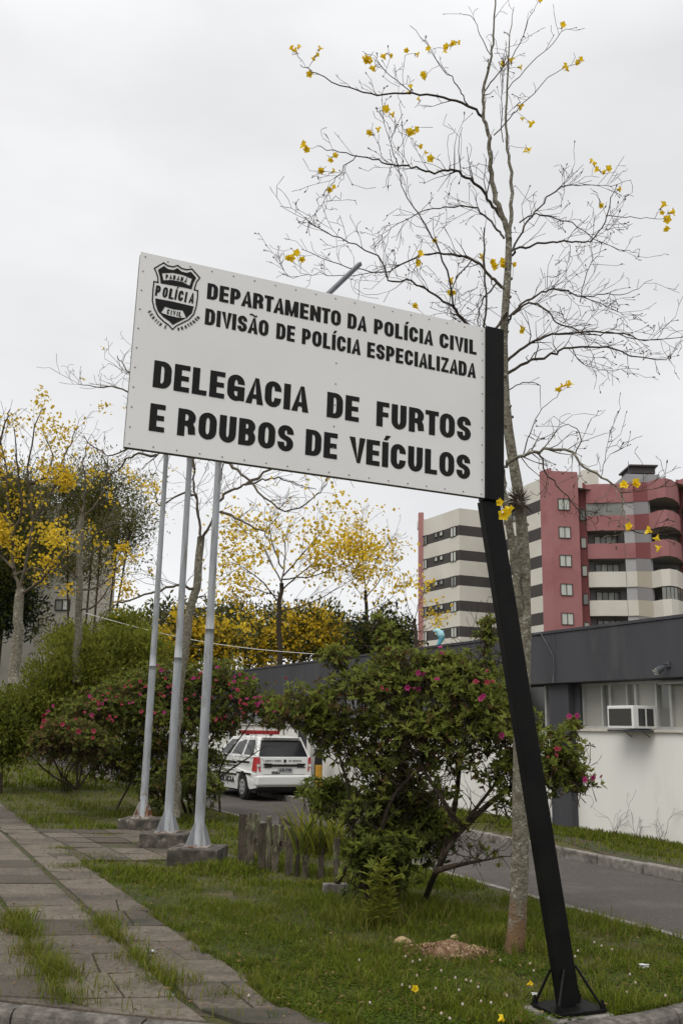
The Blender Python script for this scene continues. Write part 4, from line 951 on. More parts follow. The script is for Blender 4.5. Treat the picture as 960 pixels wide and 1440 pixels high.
# bare tree behind the flagpoles
TW = dict(dens=4.2, len=1.0, depth=3, start=.1, step=.2, minr=.0045, rate=.8, wob=.22)
generic_tree('bare_tree', 'slender bare tree with forked pale trunk rising behind the three flagpoles', 'tree',
    [(246, 1150), (247, 1060), (253, 960), (262, 890), (270, 850), (279, 800), (283, 755)], 19.0, .10, .075,
    [([(283, 757), (279, 725), (275, 690), (274, 655), (286, 620), (290, 560)], .3), ([(283, 757), (294, 742), (305, 715), (308, 680), (316, 640), (330, 570)], -.4),
     ([(274, 660), (265, 630), (245, 625), (220, 640), (200, 660)], .8), ([(276, 700), (265, 690), (250, 697), (225, 710), (215, 690)], -.9),
     ([(308, 705), (325, 690), (345, 682), (375, 674), (397, 674), (420, 682), (445, 688)], 1.2), ([(310, 720), (340, 733), (365, 745), (380, 765)], -1.0),
     ([(316, 650), (340, 665), (365, 690), (400, 720), (440, 700), (460, 680)], -1.2), ([(272, 828), (250, 824), (219, 832), (183, 842), (150, 858), (128, 892)], -1.3), ([(272, 845), (285, 838), (300, 852)], .4),
     ([(286, 620), (240, 600), (200, 560), (165, 545), (138, 545), (110, 540)], .6), ([(286, 620), (240, 622), (190, 628), (150, 640), (118, 612)], -.6), ([(220, 640), (190, 640), (165, 660), (140, 690)], .9),
     ([(290, 590), (230, 560), (180, 520), (165, 500)], 1.4), ([(345, 682), (380, 660), (430, 640), (480, 660)], .8)],
    TW, .035, 21, fsize=.07, fper=4, spread=.1)
# left yellow trees
TY = dict(dens=3.8, len=1.15, depth=3, start=.12, step=.26, minr=.005, rate=.85, wob=.22)
generic_tree('yellow_ipe_tree', 'yellow flowering tree with fork low on its grey trunk at the far left edge', 'tree',
    [(20, 960), (24, 900), (28, 850), (27, 828)], 25.0, .15, .115,
    [([(27, 828), (18, 790), (15, 740), (10, 680), (2, 620), (-10, 570)], .5), ([(27, 828), (38, 790), (45, 730), (40, 660), (50, 600), (60, 575)], -.5), ([(30, 835), (60, 815), (80, 790), (100, 760)], -1),
     ([(20, 800), (-10, 770), (-40, 730)], 1), ([(45, 730), (70, 700), (85, 660), (95, 630), (110, 600)], 1), ([(15, 740), (-15, 690), (-30, 640)], -1), ([(20, 810), (45, 800), (70, 805), (95, 790)], 1.2), ([(15, 760), (30, 720), (25, 660), (20, 600)], -1.3), ([(10, 680), (-5, 650), (5, 600), (15, 575)], -1.0), ([(40, 680), (65, 670), (75, 640), (62, 610)], 0.8)],
    TY, .17, 22, fsize=.10, fper=22, hb=1.3, fq=1.3, spread=.26, fcol=('yellow_far', 'yellow_dim'))
generic_tree('yellow_ipe_tree', 'yellow flowering tree with straight grey trunk in front of the old block', 'tree',
    [(108, 960), (110, 880), (113, 820), (113, 760), (116, 720)], 27.0, .115, .07,
    [([(114, 800), (130, 780), (150, 755), (160, 720), (170, 690)], .8), ([(113, 815), (95, 800), (75, 780), (62, 745)], -.8), ([(116, 720), (120, 680), (118, 640), (130, 610)], .3), ([(116, 720), (100, 690), (90, 650), (95, 625)], -.6),
     ([(120, 770), (150, 740), (180, 735), (205, 720)], -1.2), ([(113, 830), (140, 825), (165, 800), (190, 770)], .8), ([(116, 730), (140, 700), (160, 660), (185, 640)], 1.2), ([(112, 860), (135, 850), (160, 820), (172, 815)], -1.0)],
    TY, .13, 23, fsize=.10, fper=22, hb=1.3, fq=1.3, spread=.26, fcol=('yellow_far', 'yellow_dim'))
# flowering trees beyond the low building
TM = dict(dens=2.8, len=2.0, depth=3, start=.1, step=.45, minr=.010, rate=.8, wob=.22)
generic_tree('yellow_ipe_tree', 'broad yellow flowering tree beyond the low building between the flagpoles and the banded block', 'tree',
    [(392, 990), (394, 930), (392, 870), (396, 820)], 50.0, .15, .11,
    [([(396, 820), (400, 790), (402, 760), (408, 730)], .5), ([(394, 850), (370, 820), (345, 800), (325, 790)], -2), ([(396, 830), (430, 800), (460, 780), (490, 770)], 2), ([(396, 820), (380, 790), (360, 755), (330, 745)], 2),
     ([(398, 810), (425, 780), (450, 750), (455, 738)], -2), ([(393, 870), (360, 850), (330, 840)], 1), ([(393, 860), (430, 850), (470, 830), (495, 815)], -1), ([(398, 800), (385, 770), (380, 740), (395, 722)], -1), ([(396, 815), (440, 810), (480, 795), (500, 800)], .5), ([(394, 840), (350, 825), (320, 815)], 2.5)],
    TM, .62, 24, 'darkbark', fsize=.22, fper=8, fq=.5, spread=.8, fcol=('yellow_far', 'yellow_dim'))
generic_tree('yellow_ipe_tree', 'slim pale-yellow flowering tree immediately left of the banded block', 'tree',
    [(516, 990), (516, 900), (515, 855), (514, 830)], 52.0, .11, .085,
    [([(514, 830), (510, 790), (508, 760), (510, 730)], .4), ([(515, 850), (500, 825), (485, 800)], -1.5), ([(515, 840), (535, 815), (550, 800), (562, 785)], 1.5), ([(514, 825), (528, 790), (545, 765), (553, 755)], -1), ([(513, 815), (498, 780), (492, 755)], 1), ([(515, 860), (545, 845), (560, 825)], -.6)],
    TM, .52, 25, 'darkbark', fsize=.20, fper=8, fq=.6, spread=.6, fcol=('yellow_far', 'yellow_dim'))
generic_tree('yellow_ipe_tree', 'small grey-twigged tree with ragged yellow blossom against the pink pier of the banded block', 'tree',
    [(585, 990), (584, 900), (583, 870)], 46.0, .10, .08,
    [([(583, 870), (590, 845), (600, 825)], .5), ([(583, 875), (572, 850), (566, 825)], -.8), ([(583, 880), (600, 870), (612, 860)], .8), ([(584, 890), (598, 885), (608, 880)], -.5), ([(583, 885), (570, 870), (562, 860)], .6)],
    dict(dens=1.8, len=1.0, depth=2, start=.1, step=.3, minr=.008, rate=.9), .5, 26, 'darkbark', fsize=.20, fper=8, spread=.5, fcol=('yellow_far', 'yellow_dim'))

def bush_tree(name, label, cat, ells, nclump, nleaf, ls, cr_, probs, mats, seed, trunk=None, group=None, bias=.5, wr=.5, tr_r=.15, upb=.5, gapcut=-1.0):
    rg = np.random.default_rng(seed); c0 = ells[0][0]; base = np.array((c0[0], c0[1], 0.0))
    root = thing(name, label, cat, base, group)
    mb = MB(); crown(mb, ells, nclump, nleaf, ls, cr_, probs, rg, bias, wr=wr, upb=upb, gapcut=gapcut)
    tag(mb.build('foliage', list(mats), root), kind='stuff')
    mb = MB()
    for e_ in ells[:5]:
        c = e_[0]; mid = base * .5 + c * .5 + rg.normal(size=3) * .1 * e_[1][0]
        mb.tube(smooth_path([base, mid * np.array((1, 1, .6)), c, c + UP * e_[1][2] * .5], 3), np.linspace(tr_r, tr_r * .2, 10), 7)
    mb.build('trunk', 'darkbark', root, smooth=True)
    return root, base
# light-foliaged tall tree behind the left group
bush_tree('feathery_tree', 'tall olive-green feathery tree behind the yellow trees at the left', 'tree',
    [pell(135, 715, 55, 55, 40), pell(95, 690, 50, 45, 41), pell(165, 765, 50, 40, 39), pell(185, 735, 34, 26, 38), pell(150, 670, 30, 28, 39), pell(60, 760, 50, 60, 42), pell(20, 700, 50, 60, 42), pell(195, 700, 28, 35, 39), pell(110, 800, 40, 35, 41), pell(-10, 780, 50, 60, 43)],
    5200, 14, .15, .65, [.6, .2, .2], ['olive', 'mid', 'farwood'], 31, wr=.32, bias=.75, tr_r=.07, gapcut=-.35)
bush_tree('conifer', 'dark conifer standing behind the trunk of the left edge tree', 'tree',
    [pell(10, 800, 45, 70, 45), pell(30, 860, 30, 30, 45), pell(-10, 860, 40, 30, 45), pell(0, 740, 30, 40, 45)], 520, 22, .32, .7, [.8, .2], ['conifer', 'mid'], 32, wr=.3)
bush_tree('grey_shrub', 'brownish twiggy shrub at the foot of the old block', 'shrub',
    [pell(85, 895, 40, 28, 50), pell(110, 905, 36, 25, 49)], 160, 12, .22, .4, [.5, .3, .2], ['olive', 'farwood', 'leaf_r'], 33, wr=.25)
bush_tree('light_green_shrub', 'large bright green bush behind the azaleas at the left', 'shrub',
    [pell(120, 960, 85, 65, 28), pell(60, 1000, 50, 55, 27), pell(180, 930, 60, 50, 29), pell(15, 1020, 40, 45, 28), pell(110, 900, 40, 20, 29), pell(175, 880, 35, 18, 31), pell(160, 1000, 60, 50, 28)],
    5200, 11, .14, .26, [.55, .37, .08], ['lime', 'mid', 'leaf_b'], 34, wr=.40, bias=.5, tr_r=.03)
bush_tree('round_shrub', 'dark green clipped shrub at the left edge beside the azalea', 'shrub',
    [pell(10, 1030, 35, 28, 26), pell(-15, 1010, 30, 35, 26), pell(5, 1052, 36, 22, 26)], 900, 11, .13, .24, [.3, .5, .2], ['lime', 'mid', 'leaf_c'], 35, wr=.4, tr_r=.03)
# background mass beyond the building
bush_tree('yellow_grove_tree', 'dense golden flowering tree low behind the poles, beyond the driveway', 'tree',
    [pell(270, 895, 45, 30, 44), pell(310, 905, 40, 26, 43), pell(250, 920, 35, 25, 43)], 420, 12, .24, .5, [.46, .18, .20, .16], ['yellow_far', 'yellow_dim', 'olive', 'farwood'], 36, wr=.7, group='golden trees beyond the building')
bush_tree('yellow_grove_tree', 'olive and golden flowering tree beyond the dark fascia, centre of the grove', 'tree',
    [pell(370, 905, 55, 40, 55), pell(420, 900, 55, 38, 56), pell(345, 925, 40, 30, 54)], 560, 12, .26, .65, [.30, .20, .28, .22], ['yellow_far', 'yellow_dim', 'olive', 'farwood'], 37, wr=.6, group='golden trees beyond the building')
bush_tree('yellow_grove_tree', 'golden flowering tree at the right end of the grove above the dark fascia', 'tree',
    [pell(465, 905, 45, 32, 54), pell(440, 880, 35, 22, 55)], 380, 12, .26, .6, [.32, .2, .26, .22], ['yellow_far', 'yellow_dim', 'olive', 'farwood'], 38, wr=.6, group='golden trees beyond the building')
bush_tree('evergreen_tree', 'dark evergreen tree left of the banded block', 'tree',
    [pell(540, 890, 38, 34, 50), pell(510, 905, 30, 26, 50), pell(560, 905, 28, 26, 50)], 420, 14, .24, .5, [.55, .3, .15], ['conifer', 'mid', 'olive'], 39, wr=.5)
bush_tree('wood_edge', 'far mass of olive-green trees on the skyline behind the golden trees', 'wood',
    [pell(300, 880, 60, 30, 80), pell(370, 880, 70, 32, 82), pell(450, 885, 60, 28, 84), pell(235, 870, 40, 22, 80), pell(220, 900, 60, 40, 78), pell(520, 910, 60, 30, 84), pell(150, 920, 60, 50, 76)],
    1500, 10, .42, 1.1, [.6, .4], ['farwood', 'olive'], 40, wr=.5)

# ---- azaleas
def azalea_flower(mt_name):
    mb = MB(); V = [(0, 0, 0)]; n = 5; s_ = .034
    Fc = []
    for i in range(n):
        a = 2 * math.pi * i / n; b = a + .5; c_ = a - .5
        k = len(V); V += [(.45 * s_ * math.cos(c_), .45 * s_ * math.sin(c_), .35 * s_), (s_ * math.cos(a - .42), s_ * math.sin(a - .42), .55 * s_), (1.08 * s_ * math.cos(a), 1.08 * s_ * math.sin(a), .45 * s_), (s_ * math.cos(a + .42), s_ * math.sin(a + .42), .55 * s_), (.45 * s_ * math.cos(b), .45 * s_ * math.sin(b), .35 * s_)]
        Fc += [(0, k, k + 1, k + 2), (0, k + 2, k + 3, k + 4)]
    mb.add(V, Fc); W_ = np.array(V) * .8; c, s2 = math.cos(.63), math.sin(.63)
    W_ = np.stack([W_[:, 0] * c - W_[:, 1] * s2, W_[:, 0] * s2 + W_[:, 1] * c, W_[:, 2] * 1.5], 1); mb.add(W_, Fc); return mb
def azalea(name, label, ells, stems, nw, ls, probs, seed, flowers, Yref, mats=('leaf_a', 'leaf_b', 'leaf_c', 'leaf_r'), bias=.4, fs=1.0, stem_r=.035, extra_fl=0):
    rg = np.random.default_rng(seed); base = stems[0][0]
    root = thing(name, label, 'shrub', base)
    # stems and branchlets
    for px in stems:
        L_ = np.linalg.norm(px[-1] - px[0]); pts = smooth_path(px, 4); mb = MB(); mb.tube(pts, np.linspace(stem_r, stem_r * .25, len(pts)), 8)
        for i in range(len(pts) // 3, len(pts)):
            for _ in range(2):
                twig(rg, mb, pts[i], unit(rg.normal(size=3) + UP * .9), rg.uniform(.25, .55), stem_r * .22, 2, [], .12, 3)
        mb.build('stem', 'darkbark', root, smooth=True)
    mb = MB()
    vol = np.array([e_[1][0] * e_[1][2] for e_ in ells]); vol /= vol.sum()
    wh = rg.choice(len(ells), nw, p=vol); ce = np.array([e_[0] for e_ in ells])[wh]; ra = np.array([e_[1] for e_ in ells])[wh]
    dr = sphere_pts(rg, nw); dr[:, 2] = np.where(rg.random(nw) < .45, np.abs(dr[:, 2]), dr[:, 2]); dr /= np.linalg.norm(dr, axis=1, keepdims=True)
    rr = rg.random(nw) ** bias * (1 + .12 * rg.normal(size=nw))
    cc = ce + dr * ra * rr[:, None]
    # openings: drop clumps where a coarse noise is low
    ph = rg.uniform(0, 6.28, 6); s3 = 2 * math.pi / (.62)
    nz = np.sin(cc[:, 0] * s3 + ph[0]) + np.sin(cc[:, 1] * s3 * .9 + ph[1]) + np.sin(cc[:, 2] * s3 * 1.2 + ph[2]) + np.sin((cc[:, 0] + cc[:, 2]) * s3 * .6 + ph[3])
    keep = (nz > -.6) | (rg.random(nw) < .3); cc = cc[keep]; dr = dr[keep]; n = len(cc)
    axis = dr * .7 + UP * .6 + rg.normal(size=(n, 3)) * .35; axis /= np.linalg.norm(axis, axis=1, keepdims=True)
    nl = 7
    A = np.repeat(axis, nl, 0); Cc = np.repeat(cc, nl, 0)
    rnd = rg.normal(size=A.shape); side = np.cross(A, rnd); side /= np.linalg.norm(side, axis=1, keepdims=True)
    D = side * .85 + A * rg.uniform(.1, .9, (len(A), 1)); sz = ls * rg.uniform(.65, 1.25, len(A))
    rr = rr[keep]; tn = rg.choice(len(probs), n, p=np.array(probs) / sum(probs)); young = (rr > .72) & (dr[:, 2] > -.1) & (rg.random(n) < .7 * min(1, probs[0] * 3)); tn = np.where(young, 0, tn); old_ = (rr < .6) & (rg.random(n) < .35) & (len(probs) > 3); tn = np.where(old_ & (probs[-1] > 0), 3, tn); tone = np.repeat(tn, nl); flip = rg.random(len(tone)) < .25
    tone = np.where(flip, rg.choice(len(probs), len(tone), p=np.array(probs) / sum(probs)), tone)
    for q in range(len(probs)):
        s_ = tone == q
        if s_.any(): leaves(mb, Cc[s_], D[s_], A[s_], sz[s_], sz[s_] * .36, q)
    # short twigs carrying the whorls
    for i in range(0, n, 2): mb.tube([cc[i] - axis[i] * ls * 2.2 - UP * ls * .5, cc[i] - axis[i] * ls, cc[i]], (.006, .004, .003), 3, 4, cap=False)
    tag(mb.build('foliage', list(mats) + ['darkbark'], root), kind='stuff')
    fm = azalea_flower('pink'); proto = None; pr2 = None
    q = cc - CP; zc = q @ np.array(fwd); U = 480 + F * (q @ np.array(rt)) / zc; Vv = 720 - F * (q @ np.array(up)) / zc
    for (u, v, k, red) in flowers:
        dd = (U - u) ** 2 + (Vv - v) ** 2; near = np.where(dd < 14 ** 2)[0]
        Yy = q[near][:, 1].min() - .06 if len(near) else Yref
        for _ in range(k):
            p = P(u + rg.normal() * 6, v + rg.normal() * 4, Yy + rg.uniform(-.04, .04)); ax = frame_from(unit(rg.normal(size=3) * .6 + np.array((0, -.8, .5))), (1, .2, .1))
            if proto is None:
                proto = azalea_flower('p').build('flower', 'pink', root, world=False); pr2 = azalea_flower('p').build('faded_flower', 'reddish', root, world=False)
                for o_ in (proto, pr2): o_.matrix_local = Matrix.Translation(Vector(p - ORG[root.name])) @ rotm(ax).to_4x4() @ Matrix.Diagonal((fs, fs, fs, 1))
            else: inst(pr2 if red else proto, root, p, rotm(ax), rg.uniform(.8, 1.35) * fs)
    return root
YA = 10.4
b_ = G(560, 1275)
ells = [pell(432, 985, 44, 22, YA), pell(410, 1002, 32, 20, YA), pell(445, 1012, 32, 20, YA + .1), pell(488, 1032, 50, 36, YA + .3), pell(510, 985, 70, 40, YA), pell(570, 960, 70, 36, YA + .2), pell(640, 985, 70, 50, YA - .1), pell(655, 945, 60, 28, YA + .2), pell(600, 1040, 90, 50, YA), pell(545, 1080, 60, 45, YA + .2), pell(690, 1040, 70, 55, YA - .2), pell(740, 1085, 60, 38, YA - .2), pell(790, 1065, 42, 40, YA - .1), pell(815, 1098, 26, 22, YA - .1), pell(806, 1022, 8, 14, YA), pell(803, 1045, 9, 12, YA),
        pell(478, 925, 28, 16, YA + .1), pell(542, 900, 15, 22, YA + .2), pell(532, 872, 11, 12, YA + .2), pell(640, 1165, 20, 13, YA), pell(668, 1198, 16, 9, YA), pell(694, 1208, 14, 7, YA - .2), pell(610, 1120, 34, 16, YA), pell(715, 1130, 24, 12, YA), pell(682, 905, 16, 30, YA), pell(688, 880, 12, 12, YA), pell(560, 925, 40, 18, YA), pell(620, 930, 30, 14, YA), pell(455, 1030, 26, 18, YA)]
st = [[b_ + np.array((.28, .2, 0)), P(618, 1215, YA), P(648, 1165, YA), P(690, 1110, YA), P(725, 1070, YA + .1)], [b_ + np.array((-.1, .1, 0)), P(535, 1190, YA + .1), P(548, 1130, YA), P(580, 1090, YA - .1), P(625, 1060, YA)],
      [b_ + np.array((-.3, .2, 0)), P(500, 1180, YA + .3), P(490, 1110, YA + .2), P(470, 1040, YA)], [b_ + np.array((.0, .3, 0)), P(570, 1180, YA + .3), P(565, 1080, YA + .3), P(550, 980, YA + .2), P(538, 890, YA + .2)],
      [P(620, 1212, YA), P(640, 1130, YA + .3), P(650, 1050, YA + .3), P(680, 960, YA), P(684, 895, YA)], [P(648, 1165, YA), P(625, 1130, YA - .2), P(600, 1090, YA - .2), P(570, 1040, YA - .2)], [P(640, 1175, YA), P(700, 1120, YA + .2), P(760, 1090, YA), P(815, 1098, YA)],
      [P(610, 1225, YA - .1), P(650, 1215, YA - .2), P(690, 1208, YA - .3)]]
azalea('azalea_shrub', 'big open green azalea with few pink flowers, on the lawn left of the sign post', ells, st, 6300, .074, [.38, .36, .12, .14], 51,
       [(576, 972, 3, 0), (588, 950, 2, 0), (623, 918, 2, 0), (681, 982, 2, 0), (702, 1035, 1, 0), (668, 960, 2, 1), (615, 960, 1, 0), (540, 968, 2, 1), (790, 1062, 3, 1), (826, 1095, 3, 0), (836, 1088, 1, 1), (779, 1060, 1, 1), (690, 945, 1, 1), (688, 962, 2, 1), (386, 998, 1, 0), (806, 1010, 2, 0)], YA - .4, bias=.36, fs=.72)
# lower, darker plants under the azalea
b2 = G(505, 1255)
ells = [pell(462, 1122, 40, 26, YA + .6), pell(520, 1160, 44, 46, YA + .3), pell(545, 1215, 42, 48, YA), pell(500, 1225, 22, 36, YA + .1), pell(590, 1180, 46, 46, YA + .4), pell(570, 1130, 40, 36, YA + .4)]
azalea('broadleaf_shrub', 'dense dark green leafy undergrowth below the big azalea, beside the old fence', ells,
       [[b2 + np.array((.3 * k - .3, .2, 0)), P(500 + 25 * k, 1190, YA + .2), P(480 + 45 * k, 1140, YA + .4)] for k in range(3)], 1500, .10, [.24, .44, .32, .0], 52, [], YA, bias=.5)
s3, s4, s5 = P(660, 1205, YA - .2), P(700, 1160, YA), P(690, 1208, YA - .3)
# left azaleas
YL = 21.5
b3 = np.array((P(210, 1000, YL)[0], YL, 0))
ells = [pell(245, 965, 70, 32, YL), pell(300, 960, 55, 34, YL), pell(342, 985, 46, 30, YL - .3), pell(180, 990, 70, 38, YL), pell(130, 1010, 55, 34, YL - .3), pell(240, 1020, 90, 40, YL), pell(300, 1022, 40, 24, YL), pell(380, 998, 36, 24, YL - .6), pell(200, 1060, 60, 30, YL + .3), pell(280, 1075, 40, 30, YL + .2), pell(385, 1016, 22, 9, YL - .8), pell(165, 1078, 46, 22, YL), pell(215, 1085, 40, 22, YL), pell(130, 1070, 40, 24, YL)]
st = [[b3 + np.array((k * .55 - .6, .1 * k, 0)), P(190 + 30 * k, 1080, YL), P(170 + 45 * k, 1020, YL), P(150 + 55 * k, 975, YL)] for k in range(5)]
st.append([P(285, 1110, YL), P(320, 1085, YL - .4), P(350, 1065, YL - .8), P(372, 1050, YL - 1)])
rgf = random.Random(8)
fl = [(rgf.gauss(0, 1) * 0 + u, v, k, r_) for (u, v, k, r_) in [(186, 987, 4, 0), (226, 945, 4, 0), (73, 997, 3, 0), (181, 963, 3, 1), (360, 990, 4, 0), (345, 985, 4, 1), (330, 975, 3, 1), (310, 940, 3, 0), (345, 955, 2, 0), (333, 947, 2, 0), (268, 955, 3, 0), (240, 952, 2, 1), (285, 952, 3, 1), (120, 985, 2, 0), (132, 990, 2, 1), (155, 1010, 3, 1), (135, 1008, 3, 0), (155, 975, 2, 1), (375, 1000, 2, 1), (388, 1000, 1, 0), (340, 1003, 4, 1), (310, 1010, 3, 1), (265, 1000, 2, 1), (290, 985, 2, 1), (105, 1015, 2, 1), (210, 1000, 2, 1), (230, 975, 2, 1), (365, 978, 3, 0), (300, 960, 2, 1), (255, 930, 2, 1), (170, 990, 2, 1), (145, 985, 2, 0)]] + [(rgf.uniform(110, 400), rgf.uniform(950, 1015), 1, rgf.random() < .6) for _ in range(34)]
azalea('azalea_shrub', 'wide azalea with many pink flowers behind the flagpoles', ells, st, 8500, .095, [.20, .42, .20, .18], 53, fl, YL - .8, bias=.45, fs=.95, stem_r=.026)
ells = [pell(95, 1035, 50, 24, 19.5), pell(120, 1050, 42, 24, 19.5), pell(70, 1050, 34, 22, 19.5)]
b4 = G(88, 1112)
azalea('azalea_shrub', 'low dark red-tinged azalea at the left on the lawn, in front of the wide azalea', ells, [[b4 + np.array((.08 * k, 0, 0)), P(84 + 4 * k, 1085, 20), P(60 + 28 * k, 1050, 19.6)] for k in range(4)], 2200, .085, [.08, .26, .20, .46], 54,
       [(68, 1005, 2, 1), (60, 1015, 2, 1), (88, 1022, 2, 1), (105, 1030, 1, 1), (132, 1032, 2, 1)], 19, bias=.5, fs=1.2, stem_r=.02)
ells = [pell(285, 1110, 30, 28, 19.4), pell(230, 1110, 40, 26, 20.5), pell(262, 1090, 34, 30, 20)]
azalea('broadleaf_shrub', 'dark leafy shrub at the foot of the bare tree behind the flagpoles', ells, [[G(262, 1143) + np.array((.1 * k, 0, 0)), P(250 + 12 * k, 1110, 20), P(240 + 22 * k, 1080, 20)] for k in range(3)], 1100, .10, [.10, .36, .46, .08], 55, [], 19)
# strappy plant and the tall weed
def strappy():
    rg = np.random.default_rng(61); base = P(437, 1178, 12.7); base[2] = .30
    root_o = MB(); mb = root_o
    for i in range(120):
        c = base + np.array((rg.uniform(-.18, .45), rg.uniform(-.2, .2), 0)); a = rg.uniform(0, 6.28); d = unit(np.array((math.cos(a) * .45, math.sin(a) * .45, 1))); L_ = rg.uniform(.4, .85); pts = [c]; 
        s_ = unit(np.cross(d, UP + .01))
        for k in range(5): pts.append(pts[-1] + d * L_ / 5); d = unit(d - UP * .13 * k * .6 + np.array((math.cos(a), math.sin(a), 0)) * .08)
        V = []; w_ = [.014, .018, .018, .014, .008, .001]
        for p, ww in zip(pts, w_): V += [p + s_ * ww, p - s_ * ww]
        mb.add(V, [(2 * k, 2 * k + 1, 2 * k + 3, 2 * k + 2) for k in range(5)], int(rg.random() < .35))
    tag(mb.build('strappy_plant', ['lime', 'leaf_b']), 'clump of strap-leaved plants behind the weathered fence', 'plant')
    mb = MB(); base = G(530, 1305)
    for s_ in range(4):
        p = base + np.array((rg.uniform(-.12, .12), rg.uniform(-.05, .05), 0)); d = unit(np.array((rg.uniform(-.12, .12), rg.uniform(-.1, .1), 1))); H_ = rg.uniform(.45, .72); mb.tube([p, p + d * H_ * .5, p + d * H_], (.007, .005, .003), 5, 1)
        n_ = 60; t = rg.uniform(.1, 1, n_); c = p + d * H_ * t[:, None]; a = t * 40; D = np.stack([np.cos(a), np.sin(a), .35 + 0 * a], 1)
        leaves(mb, c, D, np.tile(UP, (n_, 1)) + rg.normal(size=(n_, 3)) * .2, rg.uniform(.09, .16, n_), .028, 0)
    tag(mb.build('tall_weed', ['lime', 'mid']), 'upright green weed with narrow leaves in front of the azalea', 'plant')
    # dry weeds by the white wall
    for i, (u, v, vt) in enumerate(((786, 1150, 1120), (872, 1168, 1128), (905, 1175, 1130), (935, 1182, 1125))):
        mb = MB(); s_, z_ = hit_wall(u, v); p = wp(s_, VZ, .12)
        for _ in range(4): twig(rg, mb, p + rg.normal(size=3) * .03 * np.array((1, 1, 0)), unit(UP + rg.normal(size=3) * .25), rg.uniform(.45, .75), .005, 1, [], .1, 3)
        tag(mb.build('dry_weed', 'twig'), ['thin dry weed at the wall nearest the dark pillar', 'dry weed against the white wall, below the air conditioner', 'dry weed against the white wall, second from the right edge', 'dry weed against the white wall by the right edge'][i], 'weed')
strappy()

# ================================================================ THE SIGN
d4 = [ray(*q) for q in ((203, 355), (685, 462), (681, 700), (175, 628))]
A_ = np.stack([d4[0], -d4[1], d4[2], -d4[3]], 1); S_ = np.linalg.svd(A_)[2][-1]; S_ = S_ / S_[0]
Pb = np.array([d * s_ for d, s_ in zip(d4, S_)])
bn = unit(np.cross(Pb[1] - Pb[0], Pb[3] - Pb[0])); bn = bn if bn[1] < 0 else -bn
postb = G(796, 1417, .046)
Pb = CP + Pb * (((postb - CP) @ bn) / (Pb[0] @ bn))          # plane of the board passes through the foot of the post
BO = Pb[3]; EX = unit(Pb[2] - Pb[3] + Pb[1] - Pb[0]); bn = unit(np.cross(EX, unit(Pb[0] - Pb[3] + Pb[1] - Pb[2]))); bn = bn if bn[1] < 0 else -bn
EY = np.cross(bn, EX); EY = EY if EY[2] > 0 else -EY
BW = (np.linalg.norm(Pb[1] - Pb[0]) + np.linalg.norm(Pb[2] - Pb[3])) / 2; BH = (np.linalg.norm(Pb[0] - Pb[3]) + np.linalg.norm(Pb[1] - Pb[2])) / 2
def b2(u, v, o=0.0):
    d = ray(u, v); t = ((BO + bn * o - CP) @ bn) / (d @ bn); q = CP + d * t - BO; return q @ EX, q @ EY
def bm(x, y, l=0.0): return BO + EX * x + EY * y + bn * (.002 + l)
